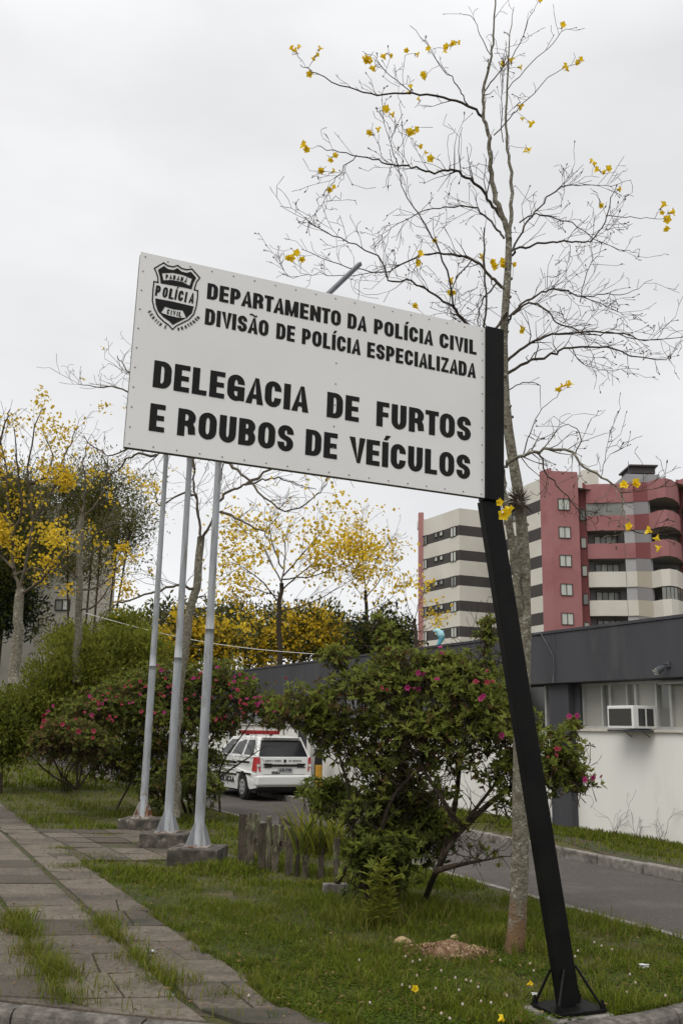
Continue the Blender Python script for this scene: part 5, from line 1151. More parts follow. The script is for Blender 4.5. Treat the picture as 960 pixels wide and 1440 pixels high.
def sign():
    root = thing('police_sign', 'large white sign board with black lettering on a leaning black post', 'sign', postb)
    ax = (EX, EY, bn)
    mb = MB(); mb.box(BO + EX * BW / 2 + EY * BH / 2 - bn * .004, (BW / 2, BH / 2, .004), ax); panel = mb.build('panel', 'board', root)
    mb = MB(); t = .022
    for y in (t, BH - t): mb.box(BO + EX * BW / 2 + EY * y - bn * .034, (BW / 2 - .004, t - .002, .025), ax)
    for x in (t, BW - t, BW * .33, BW * .66): mb.box(BO + EX * x + EY * BH / 2 - bn * .034, (t - .003, BH / 2 - 2 * t - .002, .0245), ax)
    mb.build('back_frame', 'boardedge', root)
    # rivets
    mb = MB(); r_ = .0050; mb.tube([(0, 0, -.001), (0, 0, .002), (0, 0, .0032)], (r_, r_, r_ * .5), 8); proto = mb.build('rivet', 'rivet', root, world=False)
    Rm = rotm((EX, EY, bn)); pos = []
    nx = 18
    for i in range(nx): pos += [(.03 + (BW - .06) * i / (nx - 1), BH - .028), (.03 + (BW - .06) * i / (nx - 1), .024)]
    for i in range(1, 10): pos += [(.024, BH * i / 10), (BW - .024, BH * i / 10)]
    for i in range(1, 8): pos.append((BW * .538, BH * (i + .3) / 8.6))
    first = True
    for x, y in pos:
        p = bm(x, y, -.0015)
        if first: proto.matrix_local = Matrix.Translation(Vector(p - ORG[root.name])) @ Rm.to_4x4(); first = False
        else: inst(proto, root, p, Rm)
    # lettering
    def textline(words, L0, L1):
        (a_t, a_b), (z_t, z_b) = L0, L1
        y0a, y0b = b2(*a_b)[1], b2(*z_b)[1]; h0, h1 = b2(*a_t)[1] - y0a, b2(*z_t)[1] - y0b
        mb = MB(); hh = (h0 + h1) / 2; mid = lambda u: (a_t[1] + a_b[1]) / 2 + ((z_t[1] + z_b[1]) / 2 - (a_t[1] + a_b[1]) / 2) * (u - a_b[0]) / (z_b[0] - a_b[0])
        for s_, ul, ur in words:
            xl, xr = b2(ul, mid(ul))[0], b2(ur, mid(ur))[0]; yb = y0a + (y0b - y0a) * ((xl + xr) / 2) / BW
            draw_text(mb, s_, bm, xl, xr, yb, hh, each=lambda q: q.build('letter', 'ink', root))
    textline([('DEPARTAMENTO', 291.5, 479), ('DA', 488.5, 515.5), ('POLÍCIA', 525.5, 608.5), ('CIVIL', 617.5, 669.5)], ((292.5, 398), (291, 420)), ((666, 478), (666, 498.5)))
    textline([('DIVISÃO', 288.5, 377.5), ('DE', 388.5, 414.5), ('POLÍCIA', 424.5, 507), ('ESPECIALIZADA', 516, 668.5)], ((289.6, 433), (287.5, 455.5)), ((664, 511), (664, 531.5)))
    textline([('DELEGACIA', 216, 434), ('DE', 459.5, 504.5), ('FURTOS', 529, 661.5)], ((218, 506), (215, 543.3)), ((655, 586.5), (655, 620.5)))
    textline([('E', 210.5, 232), ('ROUBOS', 250, 412.5), ('DE', 429.5, 474), ('VEÍCULOS', 490.5, 660.5)], ((212, 567), (209.4, 605.2)), ((655, 640), (655, 674.5)))
    # crest, traced in the crop's pixel units
    def cm(x, y, l=0.0): a, b = b2(200 + x * .10417, 360 + y * .10417); return bm(a, b, l)
    mb = MB()
    outer = [(165, 167), (290, 93), (345, 132), (420, 148), (480, 128), (530, 168), (600, 186), (672, 176), (777, 296), (735, 350), (715, 410), (703, 458), (750, 468), (747, 560), (728, 690), (695, 790), (630, 860), (540, 905), (460, 945), (410, 992), (360, 935), (290, 885), (215, 810), (163, 710), (138, 600), (148, 450), (160, 345), (215, 357), (212, 290), (192, 225), (165, 167)]
    line_poly(mb, outer, 17, cm, .0004)
    fill_poly(mb, [[(213, 187), (295, 135), (350, 178), (420, 190), (477, 165), (530, 210), (600, 228), (660, 214), (730, 297), (692, 360), (666, 450), (560, 425), (400, 396), (250, 370), (240, 280)], [(267, 232), (420, 228), (560, 260), (672, 308), (640, 402), (540, 352), (410, 325), (288, 328)]], cm, .0004)
    fill_poly(mb, [[(177, 572), (400, 613), (697, 682), (668, 775), (600, 838), (500, 885), (413, 930), (365, 880), (290, 830), (212, 745), (182, 650)], [(308, 685), (420, 720), (548, 735), (592, 836), (480, 832), (370, 806), (256, 766)]], cm, .0004)
    def run(s_, path, hgt, wd):
        """letters centred at given crop points: path = [(x, y, angle)]"""
        for ch, (x, y, an) in zip(s_, path):
            ca, sa = math.cos(rad(an)), math.sin(rad(an))
            f = lambda a, b, l, x=x, y=y, ca=ca, sa=sa: cm(x + a * ca + b * sa, y + a * sa - b * ca, l)
            draw_text_c(mb, ch, f, 0, -hgt / 2, hgt, wd if ch not in 'IÍ' else wd * .4, lift=.0005, sv=.27, sh=.17)
    run('POLÍCIA', [(214 + 0, 470, 9), (312, 492, 9), (397, 512, 10), (457, 522, 10), (522, 538, 10), (590, 556, 10), (668, 568, 10)], 140, 68)
    run('PARANÁ', [(334, 282, 2), (385, 284, 4), (436, 291, 8), (486, 300, 11), (537, 313, 15), (588, 332, 19)], 62, 34)
    run('CIVIL', [(352, 752, 14), (394, 766, 11), (432, 773, 9), (475, 782, 7), (512, 788, 5)], 66, 34)
    run('SERVIR', [(100, 752, 64), (124, 796, 58), (152, 836, 52), (184, 872, 47), (214, 898, 43), (248, 926, 38)], 46, 28)
    run('E', [(316, 960, 22)], 46, 26)
    run('PROTEGER', [(494, 990, -14), (540, 975, -19), (588, 958, -25), (626, 936, -30), (662, 912, -34), (696, 888, -39), (730, 856, -45), (758, 832, -50)], 46, 28)
    o = mb.build('crest', 'ink', root); o['label'] = 'black shield emblem with the words PARANÁ POLÍCIA CIVIL'
    # upper black channel beside the board
    mb = MB(); x0, y0 = b2(681.5, 700); x1, y1 = b2(706, 463)
    wd_ = b2(708, 580)[0] - b2(683.5, 580)[0]
    mb.box(BO + EX * (BW + .003 + wd_ / 2) + EY * (BH / 2) - bn * .035, (wd_ / 2, BH / 2 + .012, .055), ax); bevel(mb.build('upper_post', 'postblack', root), .004)
    mb = MB(); mb.box(BO + EX * (BW + .010) + EY * (BH / 2) + bn * .022, (.006, BH / 2 + .008, .003), ax); mb.build('corner_seam', 'postblack', root)
    # leaning lower post
    tl, tr = b2(675, 702.5), b2(703, 703); bl, br = b2(781, 1411), b2(811, 1421)
    topc = ((tl[0] + tr[0]) / 2 + .008, 0 - .012); botc = ((bl[0] + br[0]) / 2 + .046, (bl[1] + br[1]) / 2)
    T0 = BO + EX * topc[0] + EY * topc[1] - bn * .04; T1 = BO + EX * botc[0] + EY * botc[1] - bn * .04
    g_ = postb; dz = unit(T0 - T1); xx = unit(EX - dz * (EX @ dz)); yy = np.cross(dz, xx)
    hw0 = (br[0] - bl[0]) / 2 * .9; hw1 = (tr[0] - tl[0]) / 2 * .9; L_ = np.linalg.norm(T0 - T1)
    mb = MB(); V = []
    for c, hw in ((T1, hw0), (T0, hw1)):
        for i, j in ((-1, -1), (1, -1), (1, 1), (-1, 1)): V.append(c + xx * hw * i + yy * .035 * j)
    mb.add(V, [(3, 2, 1, 0), (4, 5, 6, 7), (0, 1, 5, 4), (1, 2, 6, 5), (2, 3, 7, 6), (3, 0, 4, 7)]); bevel(mb.build('post', 'postblack', root), .004)
    zt = T1[2] - .004
    # base plate and braces
    c = np.array((T1[0], T1[1], 0)); ex = unit(EX * np.array((1, 1, 0))); ey = np.array((-ex[1], ex[0], 0))
    mb = MB(); mb.box(c + UP * (.035), (.200, .155, .010), (ex, ey, UP)); bevel(mb.build('base_plate', 'postblack', root), .003)
    mb = MB(); mb.box(c + UP * -.035, (.235, .19, .052), (ex, ey, UP)); bevel(mb.build('footing', 'concrete', root), .012)
    for i, j in ((-1, -1), (1, -1), (1, 1), (-1, 1)):
        p = c + ex * .180 * i + ey * .13 * j + UP * .045; q = T1 + dz * .24 + xx * (hw0 + .004) * i + yy * .03 * j
        if j < 0 and i < 0: q = T1 + dz * .24 - yy * .04 - xx * .02
        mb = MB(); mb.tube([p, q], .009, 8); mb.build('brace', 'postblack', root)
        mb = MB(); mb.tube([p - UP * .0, p + UP * .028], .019, 6); mb.tube([p, p + UP * .05], .009, 6); mb.build('anchor_bolt', 'postblack', root)
    # rear strut sticking up above the top edge
    s0 = b2(459, 410); P0 = BO + EX * s0[0] + EY * (s0[1] - .03) - bn * .06; P1 = P(506, 371, P0[1] + .55)
    a_ = frame_from(P1 - P0, UP); mb = MB(); mb.box((P0 + P1) / 2, (.0145, .0145, np.linalg.norm(P1 - P0) / 2), a_); bevel(mb.build('top_strut', 'steelgrey', root), .002)
    return root
sign()
def post_flower():
    rg = np.random.default_rng(5); mb = MB(); p0 = P(706, 718, 6.35)
    root = thing('fallen_blossom', 'yellow trumpet flower caught at the joint of the black sign post', 'flower', p0)
    for (u, v, s_) in ((706, 720, 1.15), (710, 712, .9), (700, 706, .7)):
        f = flower_mesh(s_=.05 * s_); o = f.build('flower', 'yellow', root, world=False); p = P(u, v, 6.35); ax = frame_from(unit(np.array((.3, -.7, -.5)) + rg.normal(size=3) * .3), (1, 0, .2))
        o.matrix_local = Matrix.Translation(Vector(p - p0)) @ rotm(ax).to_4x4()
    mb = MB(); mb.tube([P(700, 700, 6.42), P(703, 708, 6.37), P(706, 718, 6.36)], .003, 4); mb.build('stalk', 'bud', root)
post_flower()

# ================================================================ FLAGPOLES
def flagpole(i, u, v, zt, top, label, rusty):
    b = G(u, v, zt); root = thing('flagpole', label, 'flagpole', (b[0], b[1], 0), 'flagpoles on concrete plinths')
    yaw = rad(-6); ex = np.array((math.cos(yaw), math.sin(yaw), 0)); ey = np.array((-ex[1], ex[0], 0)); c = np.array((b[0], b[1], 0))
    k = .35; mb = MB(); mb.box(c + UP * (zt / 2 - .03), (k, k * .95, zt / 2 + .03), (ex, ey, UP)); bevel(mb.build('plinth', 'plinth', root), .02)
    mb = MB(); mb.box(c + UP * (zt + .007), (.17, .17, .007), (ex, ey, UP)); mb.build('base_plate', 'rust', root)
    r0 = .069; zs = 2.9 if i < 2 else 3.2
    leanx = np.array((.004 * (top - 0), 0, 0))
    tp = lambda z: c + UP * z + np.array(((z - zt) * .004, 0, 0))
    mb = MB(); zz = [zt + .014, zt + .5, zt + 1.2, zs - .1, zs]; mb.tube([tp(z) for z in zz], [r0 + .004, r0, r0 - .002, r0 - .005, r0 - .007], 16); mb.build('lower_tube', 'polepaint', root, smooth=True)
    mb = MB(); mb.tube([tp(zs), tp(zs + .22), tp((zs + top) / 2), tp(top)], [r0 - .0075, r0 - .012, r0 - .020, r0 - .032], 14); mb.build('upper_tube', 'polepaint', root, smooth=True)
    mb = MB(); mb.tube([tp(top), tp(top + .03), tp(top + .06)], [.03, .045, .01], 10); mb.build('cap', 'polepaint', root, smooth=True)
    if rusty:
        mb = MB(); mb.tube([tp(zt + .40), tp(zt + .425)], [r0 + .004] * 2, 16); mb.build('rust_band', 'rust', root)
    for a in range(4):
        an = yaw + rad(45) + a * math.pi / 2; d = np.array((math.cos(an), math.sin(an), 0)); s_ = np.array((-d[1], d[0], 0)) * .004
        z0, z1 = zt + .015, zt + .34; V = []
        for t in (-1, 1):
            V += [c + d * (r0 - .004) + UP * z0 + s_ * t, c + d * .195 + UP * z0 + s_ * t, c + d * .195 + UP * (z0 + .03) + s_ * t, c + d * (r0 - .004) + UP * z1 + s_ * t]
        mb = MB(); mb.add(V, [(0, 1, 2, 3), (7, 6, 5, 4), (0, 4, 5, 1), (1, 5, 6, 2), (2, 6, 7, 3)]); mb.build('gusset', 'rust' if rusty else 'polepaint', root)
    for a in range(4):
        an = yaw + a * math.pi / 2; d = np.array((math.cos(an), math.sin(an), 0)) * .15
        mb = MB(); mb.tube([c + d + UP * (zt + .01), c + d + UP * (zt + .04)], .012, 6); mb.build('anchor_bolt', 'rust', root)
flagpole(0, 201, 1150, .20, P(238, 540, G(201, 1150, .2)[1])[2], 'left flagpole of three, with rusty foot and rust band', True)
flagpole(1, 236, 1170, .22, P(275, 520, G(236, 1170, .22)[1])[2], 'middle flagpole of three', False)
flagpole(2, 279, 1190, .22, P(320, 500, G(279, 1190, .22)[1])[2], 'right and nearest flagpole of three, beside the old fence', False)

# ================================================================ OLD FENCE
def fence():
    rg = random.Random(4); root = thing('picket_fence', 'weathered mossy picket enclosure leaning beside the azalea', 'fence', G(400, 1230))
    def picket(u, Y, vt, wpx, mt, lean=0.0, ubias=0):
        b = P(u, 1200, Y); b[2] = -.02; t = P(u + lean, vt, Y); h = t[2]; hw = wpx * .86 * Y / F / 2
        mb = MB(); V = []; n = 5; tw_ = rg.uniform(-.15, .15)
        for k in range(n + 1):
            f = k / n; c = b * (1 - f) + np.array((t[0], t[1], h)) * f; w_ = hw * (1 + rg.uniform(-.1, .1)) * (1 if k < n else .85)
            a = tw_ * f; e1_ = np.array((math.cos(a), math.sin(a) - .15, 0)); e2_ = np.array((-e1_[1], e1_[0], 0)); dp = .018
            V += [c - e1_ * w_ - e2_ * dp, c + e1_ * w_ - e2_ * dp, c + e1_ * w_ + e2_ * dp, c - e1_ * w_ + e2_ * dp]
        V[-4] = V[-4] + UP * rg.uniform(-.02, .02); V[-3] = V[-3] + UP * rg.uniform(-.02, .02)
        Fc = [(4 * k + i, 4 * k + (i + 1) % 4, 4 * k + 4 + (i + 1) % 4, 4 * k + 4 + i) for k in range(n) for i in range(4)] + [(4 * n, 4 * n + 1, 4 * n + 2, 4 * n + 3)]
        mb.add(V, Fc); mb.build('picket', mt, root)
    for (u, Y, vt, w_, mt, ln) in [(340, 13.65, 1146, 12, 'wood_dark', 2), (352, 13.5, 1145, 11, 'wood', 4), (368, 13.3, 1157, 12, 'wood_dark', 3), (387, 13.15, 1160, 11, 'wood', 3), (407, 12.95, 1163, 11, 'wood', 1), (429, 12.75, 1166, 10, 'wood', 4), (452, 12.55, 1172, 9, 'wood_dark', 0), (474, 12.4, 1178, 10, 'wood', -1),
                                  (361, 14.7, 1145, 9, 'wood', 0), (378, 14.9, 1147, 8, 'wood', 0), (396, 15.1, 1147, 8, 'wood', 0), (414, 15.2, 1150, 8, 'wood_dark', 0), (378, 13.23, 1152, 8, 'wood', 1), (346, 13.58, 1150, 8, 'wood', 3), (418, 12.85, 1172, 7, 'wood_dark', 2)]:
        picket(u, Y, vt, w_, mt, ln)
    mb = MB(); a, b = P(338, 1190, 13.72), P(480, 1190, 12.46); a[2] = b[2] = .36; t = unit(b - a); mb.box((a + b) / 2 , (np.linalg.norm(b - a) / 2, .015, .035), (t, np.cross(UP, t), UP)); mb.build('rail', 'wood_dark', root)
    mb = MB(); a, b = P(405, 1150, 14.3), P(450, 1176, 13.7); t = unit(b - a); mb.box((a + b) / 2, (np.linalg.norm(b - a) / 2, .14, .03), (t, unit(np.cross(UP, t)), np.cross(t, unit(np.cross(UP, t))))); 
    tag(mb.build('plank', 'wood_dark'), 'dark broad plank lying slanted behind the old picket fence', 'plank')
    mb = MB(); c = G(471, 1256); mb.box(c + UP * .05, (.14, .07, .055), ((1, .1, 0), (-.1, 1, 0), (0, 0, 1))); tag(bevel(mb.build('concrete_block', 'concrete'), .01), 'small pale concrete block in the grass at the right end of the fence', 'block')
fence()
def dirt():
    rg = np.random.default_rng(3); c = G(628, 1342); mb = MB(); nx, ny = 30, 22; hw, hd = .46, .30; V = []
    for j in range(ny + 1):
        for i in range(nx + 1):
            x = (i / nx * 2 - 1); y = (j / ny * 2 - 1); r_ = math.sqrt(x * x + y * y); h = max(0, 1 - r_) ** .7 * .10 * (1 + .3 * math.sin(5 * x + 1)) + (rg.normal() * .008 if r_ < 1 else -.02)
            V.append((c[0] + x * hw, c[1] + y * hd, h - .012))
    mb.add(V, [(j * (nx + 1) + i, j * (nx + 1) + i + 1, (j + 1) * (nx + 1) + i + 1, (j + 1) * (nx + 1) + i) for j in range(ny) for i in range(nx)])
    n = 420
    for _ in range(n):
        a = rg.uniform(0, 6.28); r_ = math.sqrt(rg.random()) * .95; p = np.array((c[0] + math.cos(a) * r_ * hw, c[1] + math.sin(a) * r_ * hd, max(0, 1 - r_) ** .7 * .09)); s_ = rg.uniform(.005, .017)
        mb.tube([p - UP * s_, p + rg.normal(size=3) * .003, p + UP * s_], (s_ * .6, s_, s_ * .4), 5, int(rg.random() < .25))
    tag(mb.build('dirt_mound', ['clay', 'rock']), 'reddish heap of crumbled clay in the grass left of the tree trunk', 'soil heap')
    def stone(u, v, s_, label, sq=(1, .7, .6)):
        p = G(u, v); d = sphere_pts(rg, 26); from_ = bpy.data.meshes.new('s')
        import bmesh
        bmq = bmesh.new()
        for q in d: bmq.verts.new(Vector(q * np.array(sq) * s_ * (1 + .15 * rg.random())))
        bmesh.ops.convex_hull(bmq, input=bmq.verts); bmesh.ops.delete(bmq, geom=[q for q in bmq.verts if not q.link_faces], context='VERTS'); bmq.to_mesh(from_); bmq.free()
        o = bpy.data.objects.new('stone', from_); C.objects.link(o); o.location = (p[0], p[1], s_ * sq[2] * .5); from_.materials.append(M['rock']); bevel(o, s_ * .08, 1); tag(o, label, 'stone')
    stone(566, 1330, .085, 'angular ochre stone lying left of the clay heap')
    stone(640, 1322, .05, 'smaller ochre stone resting on the right of the clay heap')
    # litter
    for (u, v, s_, label) in ((212, 1337, .06, 'white crumpled paper on the paving near the grass strip'), (905, 1358, .055, 'white crumpled paper in the grass right of the post'), (752, 1398, .04, 'small white paper scrap beside the post foot')):
        mb = MB(); p = G(u, v, .04); n = 24; t = sphere_pts(rg, n) * np.array((1, .6, .35)) * s_
        for k in range(n - 2): mb.add([p + t[k], p + t[k + 1], p + t[k + 2]], [(0, 1, 2)])
        tag(mb.build('litter', 'paper'), label, 'litter')
    for k, (u, v, label) in enumerate(((582, 1392, 'fallen yellow flower in the grass, leftmost of three'), (740, 1385, 'fallen yellow flower in the grass close left of the post'), (700, 1436, 'fallen yellow flower at the bottom edge of the lawn'))):
        p = G(u, v, .05); mb = flower_mesh(s_=.035); o = mb.build('fallen_flower', 'yellow'); o.location = tuple(p); o.rotation_euler = (1.1, .3, k); tag(o, label, 'flower')
dirt()

# ================================================================ CARS
def car(label, loc, rz, paint, police):
    root = thing('station_wagon' if police else 'parked_car', label, 'car', loc, rz=rz)
    ORG[root.name] = np.zeros(3)
    W = .82
    out_ = [(-.74, .30), (-.80, .42), (-.80, .60), (-.76, .98), (2.25, .96), (2.55, .90), (3.10, .78), (3.30, .62), (3.33, .34), (3.20, .24)]
    def archp(cx, r_): return [(cx + r_ * math.cos(a), .30 + r_ * math.sin(a)) for a in np.linspace(0, math.pi, 11)]
    bottom = [(2.85, .24)] + archp(2.47, .35) + [(2.08, .22), (.40, .22)] + archp(0, .35) + [(-.42, .26)]
    poly = out_ + bottom
    def hwid(x, z):
        w_ = W - .04 * max(0, (.45 - z) / .25) - .03 * max(0, (z - .75) / .2) ; w_ -= .10 * max(0, (x - 2.4) / .9) ** 2 + .05 * max(0, (-.3 - x) / .5) ** 2
        return w_
    mb = MB(); L_ = [np.array((x, hwid(x, z), z)) for x, z in poly]; R_ = [np.array((x, -hwid(x, z), z)) for x, z in poly]
    tri = tessellate_polygon([[Vector((x, z, 0)) for x, z in poly]]); n = len(poly)
    mb.add(L_ + R_, [tuple(t) for t in tri] + [tuple(n + q for q in t)[::-1] for t in tri]); mb.F.append((np.array([(i, (i + 1) % n, n + (i + 1) % n, n + i) for i in range(n)]), 0))
    body = mb.build('body', paint, root, world=False); bevel(body, .03, 3)
    for p in body.data.polygons: p.use_smooth = False
    # greenhouse
    gb = [(-.74, .97), (2.15, .95)]; gt = [(-.50, 1.43), (1.25, 1.44)]
    def gp(f, t, side, o=0.0):  # f 0 rear..1 front, t 0 bottom..1 top
        x = (gb[0][0] * (1 - f) + gb[1][0] * f) * (1 - t) + (gt[0][0] * (1 - f) + gt[1][0] * f) * t; z = (gb[0][1] * (1 - t) + gt[0][1] * t); w_ = (W - .045) * (1 - t) + .62 * t
        return np.array((x, side * (w_ + o), z))
    V = [gp(0, 0, 1), gp(1, 0, 1), gp(1, 0, -1), gp(0, 0, -1), gp(0, 1, 1), gp(.45, 1, 1) + (0, 0, .03), gp(1, 1, 1), gp(1, 1, -1), gp(.45, 1, -1) + (0, 0, .03), gp(0, 1, -1)]
    mb = MB(); mb.add(V, [(0, 1, 6, 5, 4), (3, 9, 8, 7, 2), (0, 4, 9, 3), (1, 2, 7, 6), (4, 5, 8, 9), (5, 6, 7, 8)]); bevel(mb.build('cabin', paint, root, world=False), .035, 3)
    for side in (1, -1):
        for f0, f1 in ((.07, .30), (.345, .60), (.63, .90)):
            q = [gp(f0, .12, side, .006), gp(f1, .12, side, .006), gp(min(f1, .93), .86, side, .006), gp(f0 + .01, .86, side, .006)]
            mb = MB(); mb.quad(*q); mb.build('side_window', 'carglass', root, world=False)
    def rear(y, t, o=.008): x = gb[0][0] * (1 - t) + gt[0][0] * t; z = .97 * (1 - t) + 1.43 * t; return np.array((x - o, y, z))
    mb = MB(); mb.quad(rear(.70, .06), rear(-.70, .06), rear(-.57, .86), rear(.57, .86)); mb.build('rear_window', 'carglass', root, world=False)
    mb = MB(); mb.quad(gp(1, .1, .9) + (.02, 0, 0), gp(1, .1, -.9) + (.02, 0, 0), gp(1, .92, -.9) + (.02, 0, 0), gp(1, .92, .9) + (.02, 0, 0)); mb.build('windscreen', 'carglass', root, world=False)
    mb = MB(); mb.box((-.55, 0, 1.425), (.09, .55, .012)); bevel(mb.build('rear_spoiler', paint, root, world=False), .008)
    mb = MB(); mb.box((-.71, 0, .46), (.13, W - .035, .115)); bevel(mb.build('rear_bumper', paint, root, world=False), .045, 3)
    mb = MB(); mb.box((1.25, 0, .235), (1.9, W - .08, .05)); mb.box((-.55, 0, .30), (.2, W - .10, .055)); mb.build('underbody', 'rubber', root, world=False)
    for cx in (0, 2.47):
        for s_ in (1, -1):
            mb = MB(); mb.tube([(cx, s_ * (W - .19), .29), (cx, s_ * (W - .17), .29), (cx, s_ * (W - .02), .29), (cx, s_ * (W - .0), .29)], (.27, .29, .29, .265), 24); wh = mb.build('wheel', 'rubber', root, world=False)
            mb = MB(); mb.tube([(cx, s_ * (W - .03), .29), (cx, s_ * (W + .004), .29), (cx, s_ * (W + .008), .29)], (.18, .175, .06), 20); mb.build('hubcap', 'hub', wh, world=False, smooth=False)
            for k in range(6):
                a = k * math.pi / 3; mb = MB(); mb.box((cx + .11 * math.cos(a), s_ * (W + .006), .29 + .11 * math.sin(a)), (.02, .006, .03)); mb.build('hub_hole', 'rubber', wh, world=False)
            mb = MB(); mb.tube([(cx, s_ * (W - .30), .30), (cx, s_ * (W - .06), .30)], (.345, .345), 20); mb.build('wheel_well', 'rubber', root, world=False)
    for s_ in (1, -1):
        mb = MB(); x0 = -.795; mb.add([(x0 + .02, s_ * .79, .66), (x0 - .01, s_ * .67, .66), (x0 + .015, s_ * .69, .98), (x0 + .035, s_ * .775, .99), (-.52, s_ * .80, .67), (-.60, s_ * .795, .98)], [(0, 1, 2, 3), (0, 4, 5, 3)])
        tl = mb.build('tail_light', 'redlamp', root, world=False)
        mb = MB(); mb.box((x0 - .004, s_ * .73, .80), (.006, .045, .025)); mb.build('reversing_lamp', 'white', tl, world=False)
        mb = MB(); mb.box((1.95, s_ * .90, 1.02), (.05, .08, .06)); bevel(mb.build('wing_mirror', 'rubber', root, world=False), .02)
        mb = MB(); mb.box((-.05 + .0, s_ * (W + .002), .60), (.45, .012, .018)); mb.box((1.2, s_ * (W + .004), .55), (.80, .012, .022)); mb.build('rub_strip', 'rubber', root, world=False)
    rm = lambda x, y, l=0: np.array((-.802 - l, -x, y))      # tailgate plane, x to the right seen from behind
    mb = MB(); mb.box((-.803, 0, .80), (.004, .56, .028)); mb.build('boot_handle_strip', 'rubber', root, world=False)
    mb = MB(); mb.box((-.806, -.02, .70), (.004, .21, .062)); pl = mb.build('number_plate', 'plate', root, world=False)
    mb = MB(); draw_text(mb, 'ALM 4740', lambda x, y, l=0: rm(x, y, .009 + l), -.15, .19, .665, .07); mb.build('plate_number', 'ink', pl, world=False)
    mb = MB(); mb.box((-.795, 0, .60), (.006, .60, .004)); mb.build('tailgate_gap', 'rubber', root, world=False)
    if police:
        mb = MB()
        for x0, x1 in ((-.60, -.36), (.36, .60)):
            for y0, y1 in ((.80, .845), (.75, .77)): mb.add([rm(x0, y0, .001), rm(x1, y0, .001), rm(x1, y1, .001), rm(x0, y1, .001)], [(0, 1, 2, 3)])
        draw_text(mb, 'FURTOS E ROUBOS', lambda x, y, l=0: rm(x, y, .002 + l), -.55, -.10, .885, .038); draw_text(mb, 'DE VEÍCULOS', lambda x, y, l=0: rm(x, y, .002 + l), .12, .48, .885, .038)
        draw_text(mb, '05064', lambda x, y, l=0: rm(x, y, .002 + l), -.36, -.13, .605, .068)
        for k in range(16):
            a0, a1 = 2 * math.pi * k / 16, 2 * math.pi * (k + 1) / 16; mb.add([rm(.01, .90, .003), rm(.01 + .04 * math.cos(a0), .90 + .04 * math.sin(a0), .003), rm(.01 + .04 * math.cos(a1), .90 + .04 * math.sin(a1), .003)], [(0, 1, 2)])
        mb.build('rear_livery', 'ink', root, world=False)
        for s_ in (1, -1):
            sm = lambda x, y, l=0: np.array((x, s_ * (W + .004 + l), y)); mb = MB()
            for x0, x1, y0, y1 in ((.42, 2.05, .80, .86), (.42, 2.05, .74, .765), (-.42, .38, .83, .88), (2.3, 3.0, .70, .75), (.42, 2.05, .64, .655)): mb.add([sm(x0, y0), sm(x1, y0), sm(x1, y1), sm(x0, y1)], [(0, 1, 2, 3)])
            draw_text(mb, 'POLÍCIA', (lambda x, y, l=0: sm(-x, y, l)) if s_ > 0 else sm, -1.75 if s_ > 0 else .55, -.55 if s_ > 0 else 1.75, .36, .14)
            mb.build('side_livery', 'ink', root, world=False)
            for xx_ in (.55, 1.40): 
                mb = MB(); mb.box((xx_ + .45, s_ * (W + .001), .60), (.003, .004, .30)); mb.build('door_gap', 'rubber', root, world=False)
                mb = MB(); mb.box((xx_ + .1, s_ * (W + .012), .84), (.07, .012, .014)); mb.build('door_handle', 'rubber', root, world=False)
        mb = MB(); mb.box((.85, 0, 1.535), (.14, .56, .048)); lb = bevel(mb.build('light_bar', 'barred', root, world=False), .02)
        mb = MB(); mb.box((.85, .35, 1.485), (.05, .03, .03)); mb.box((.85, -.35, 1.485), (.05, .03, .03)); mb.build('bar_bracket', 'rubber', lb, world=False)
    return root
hd = unit((-0.46, 1, 0)); rz = math.atan2(hd[1], hd[0]); hn = np.array((-hd[1], hd[0], 0))
wl = G(339, 1124, -.041); cpos = wl - hn * .82; cpos[2] = -.041
c1_ = car('white police station wagon with red light bar parked on the driveway', cpos, rz + .05, 'carwhite', True)
c1_.scale = (1.06, 1.0, 1.12)
c2_ = cpos + hd * 6.0 + hn * 1.5; car('silver car mostly hidden by the azalea, ahead of the police wagon', c2_, rz, 'carsilver', False)
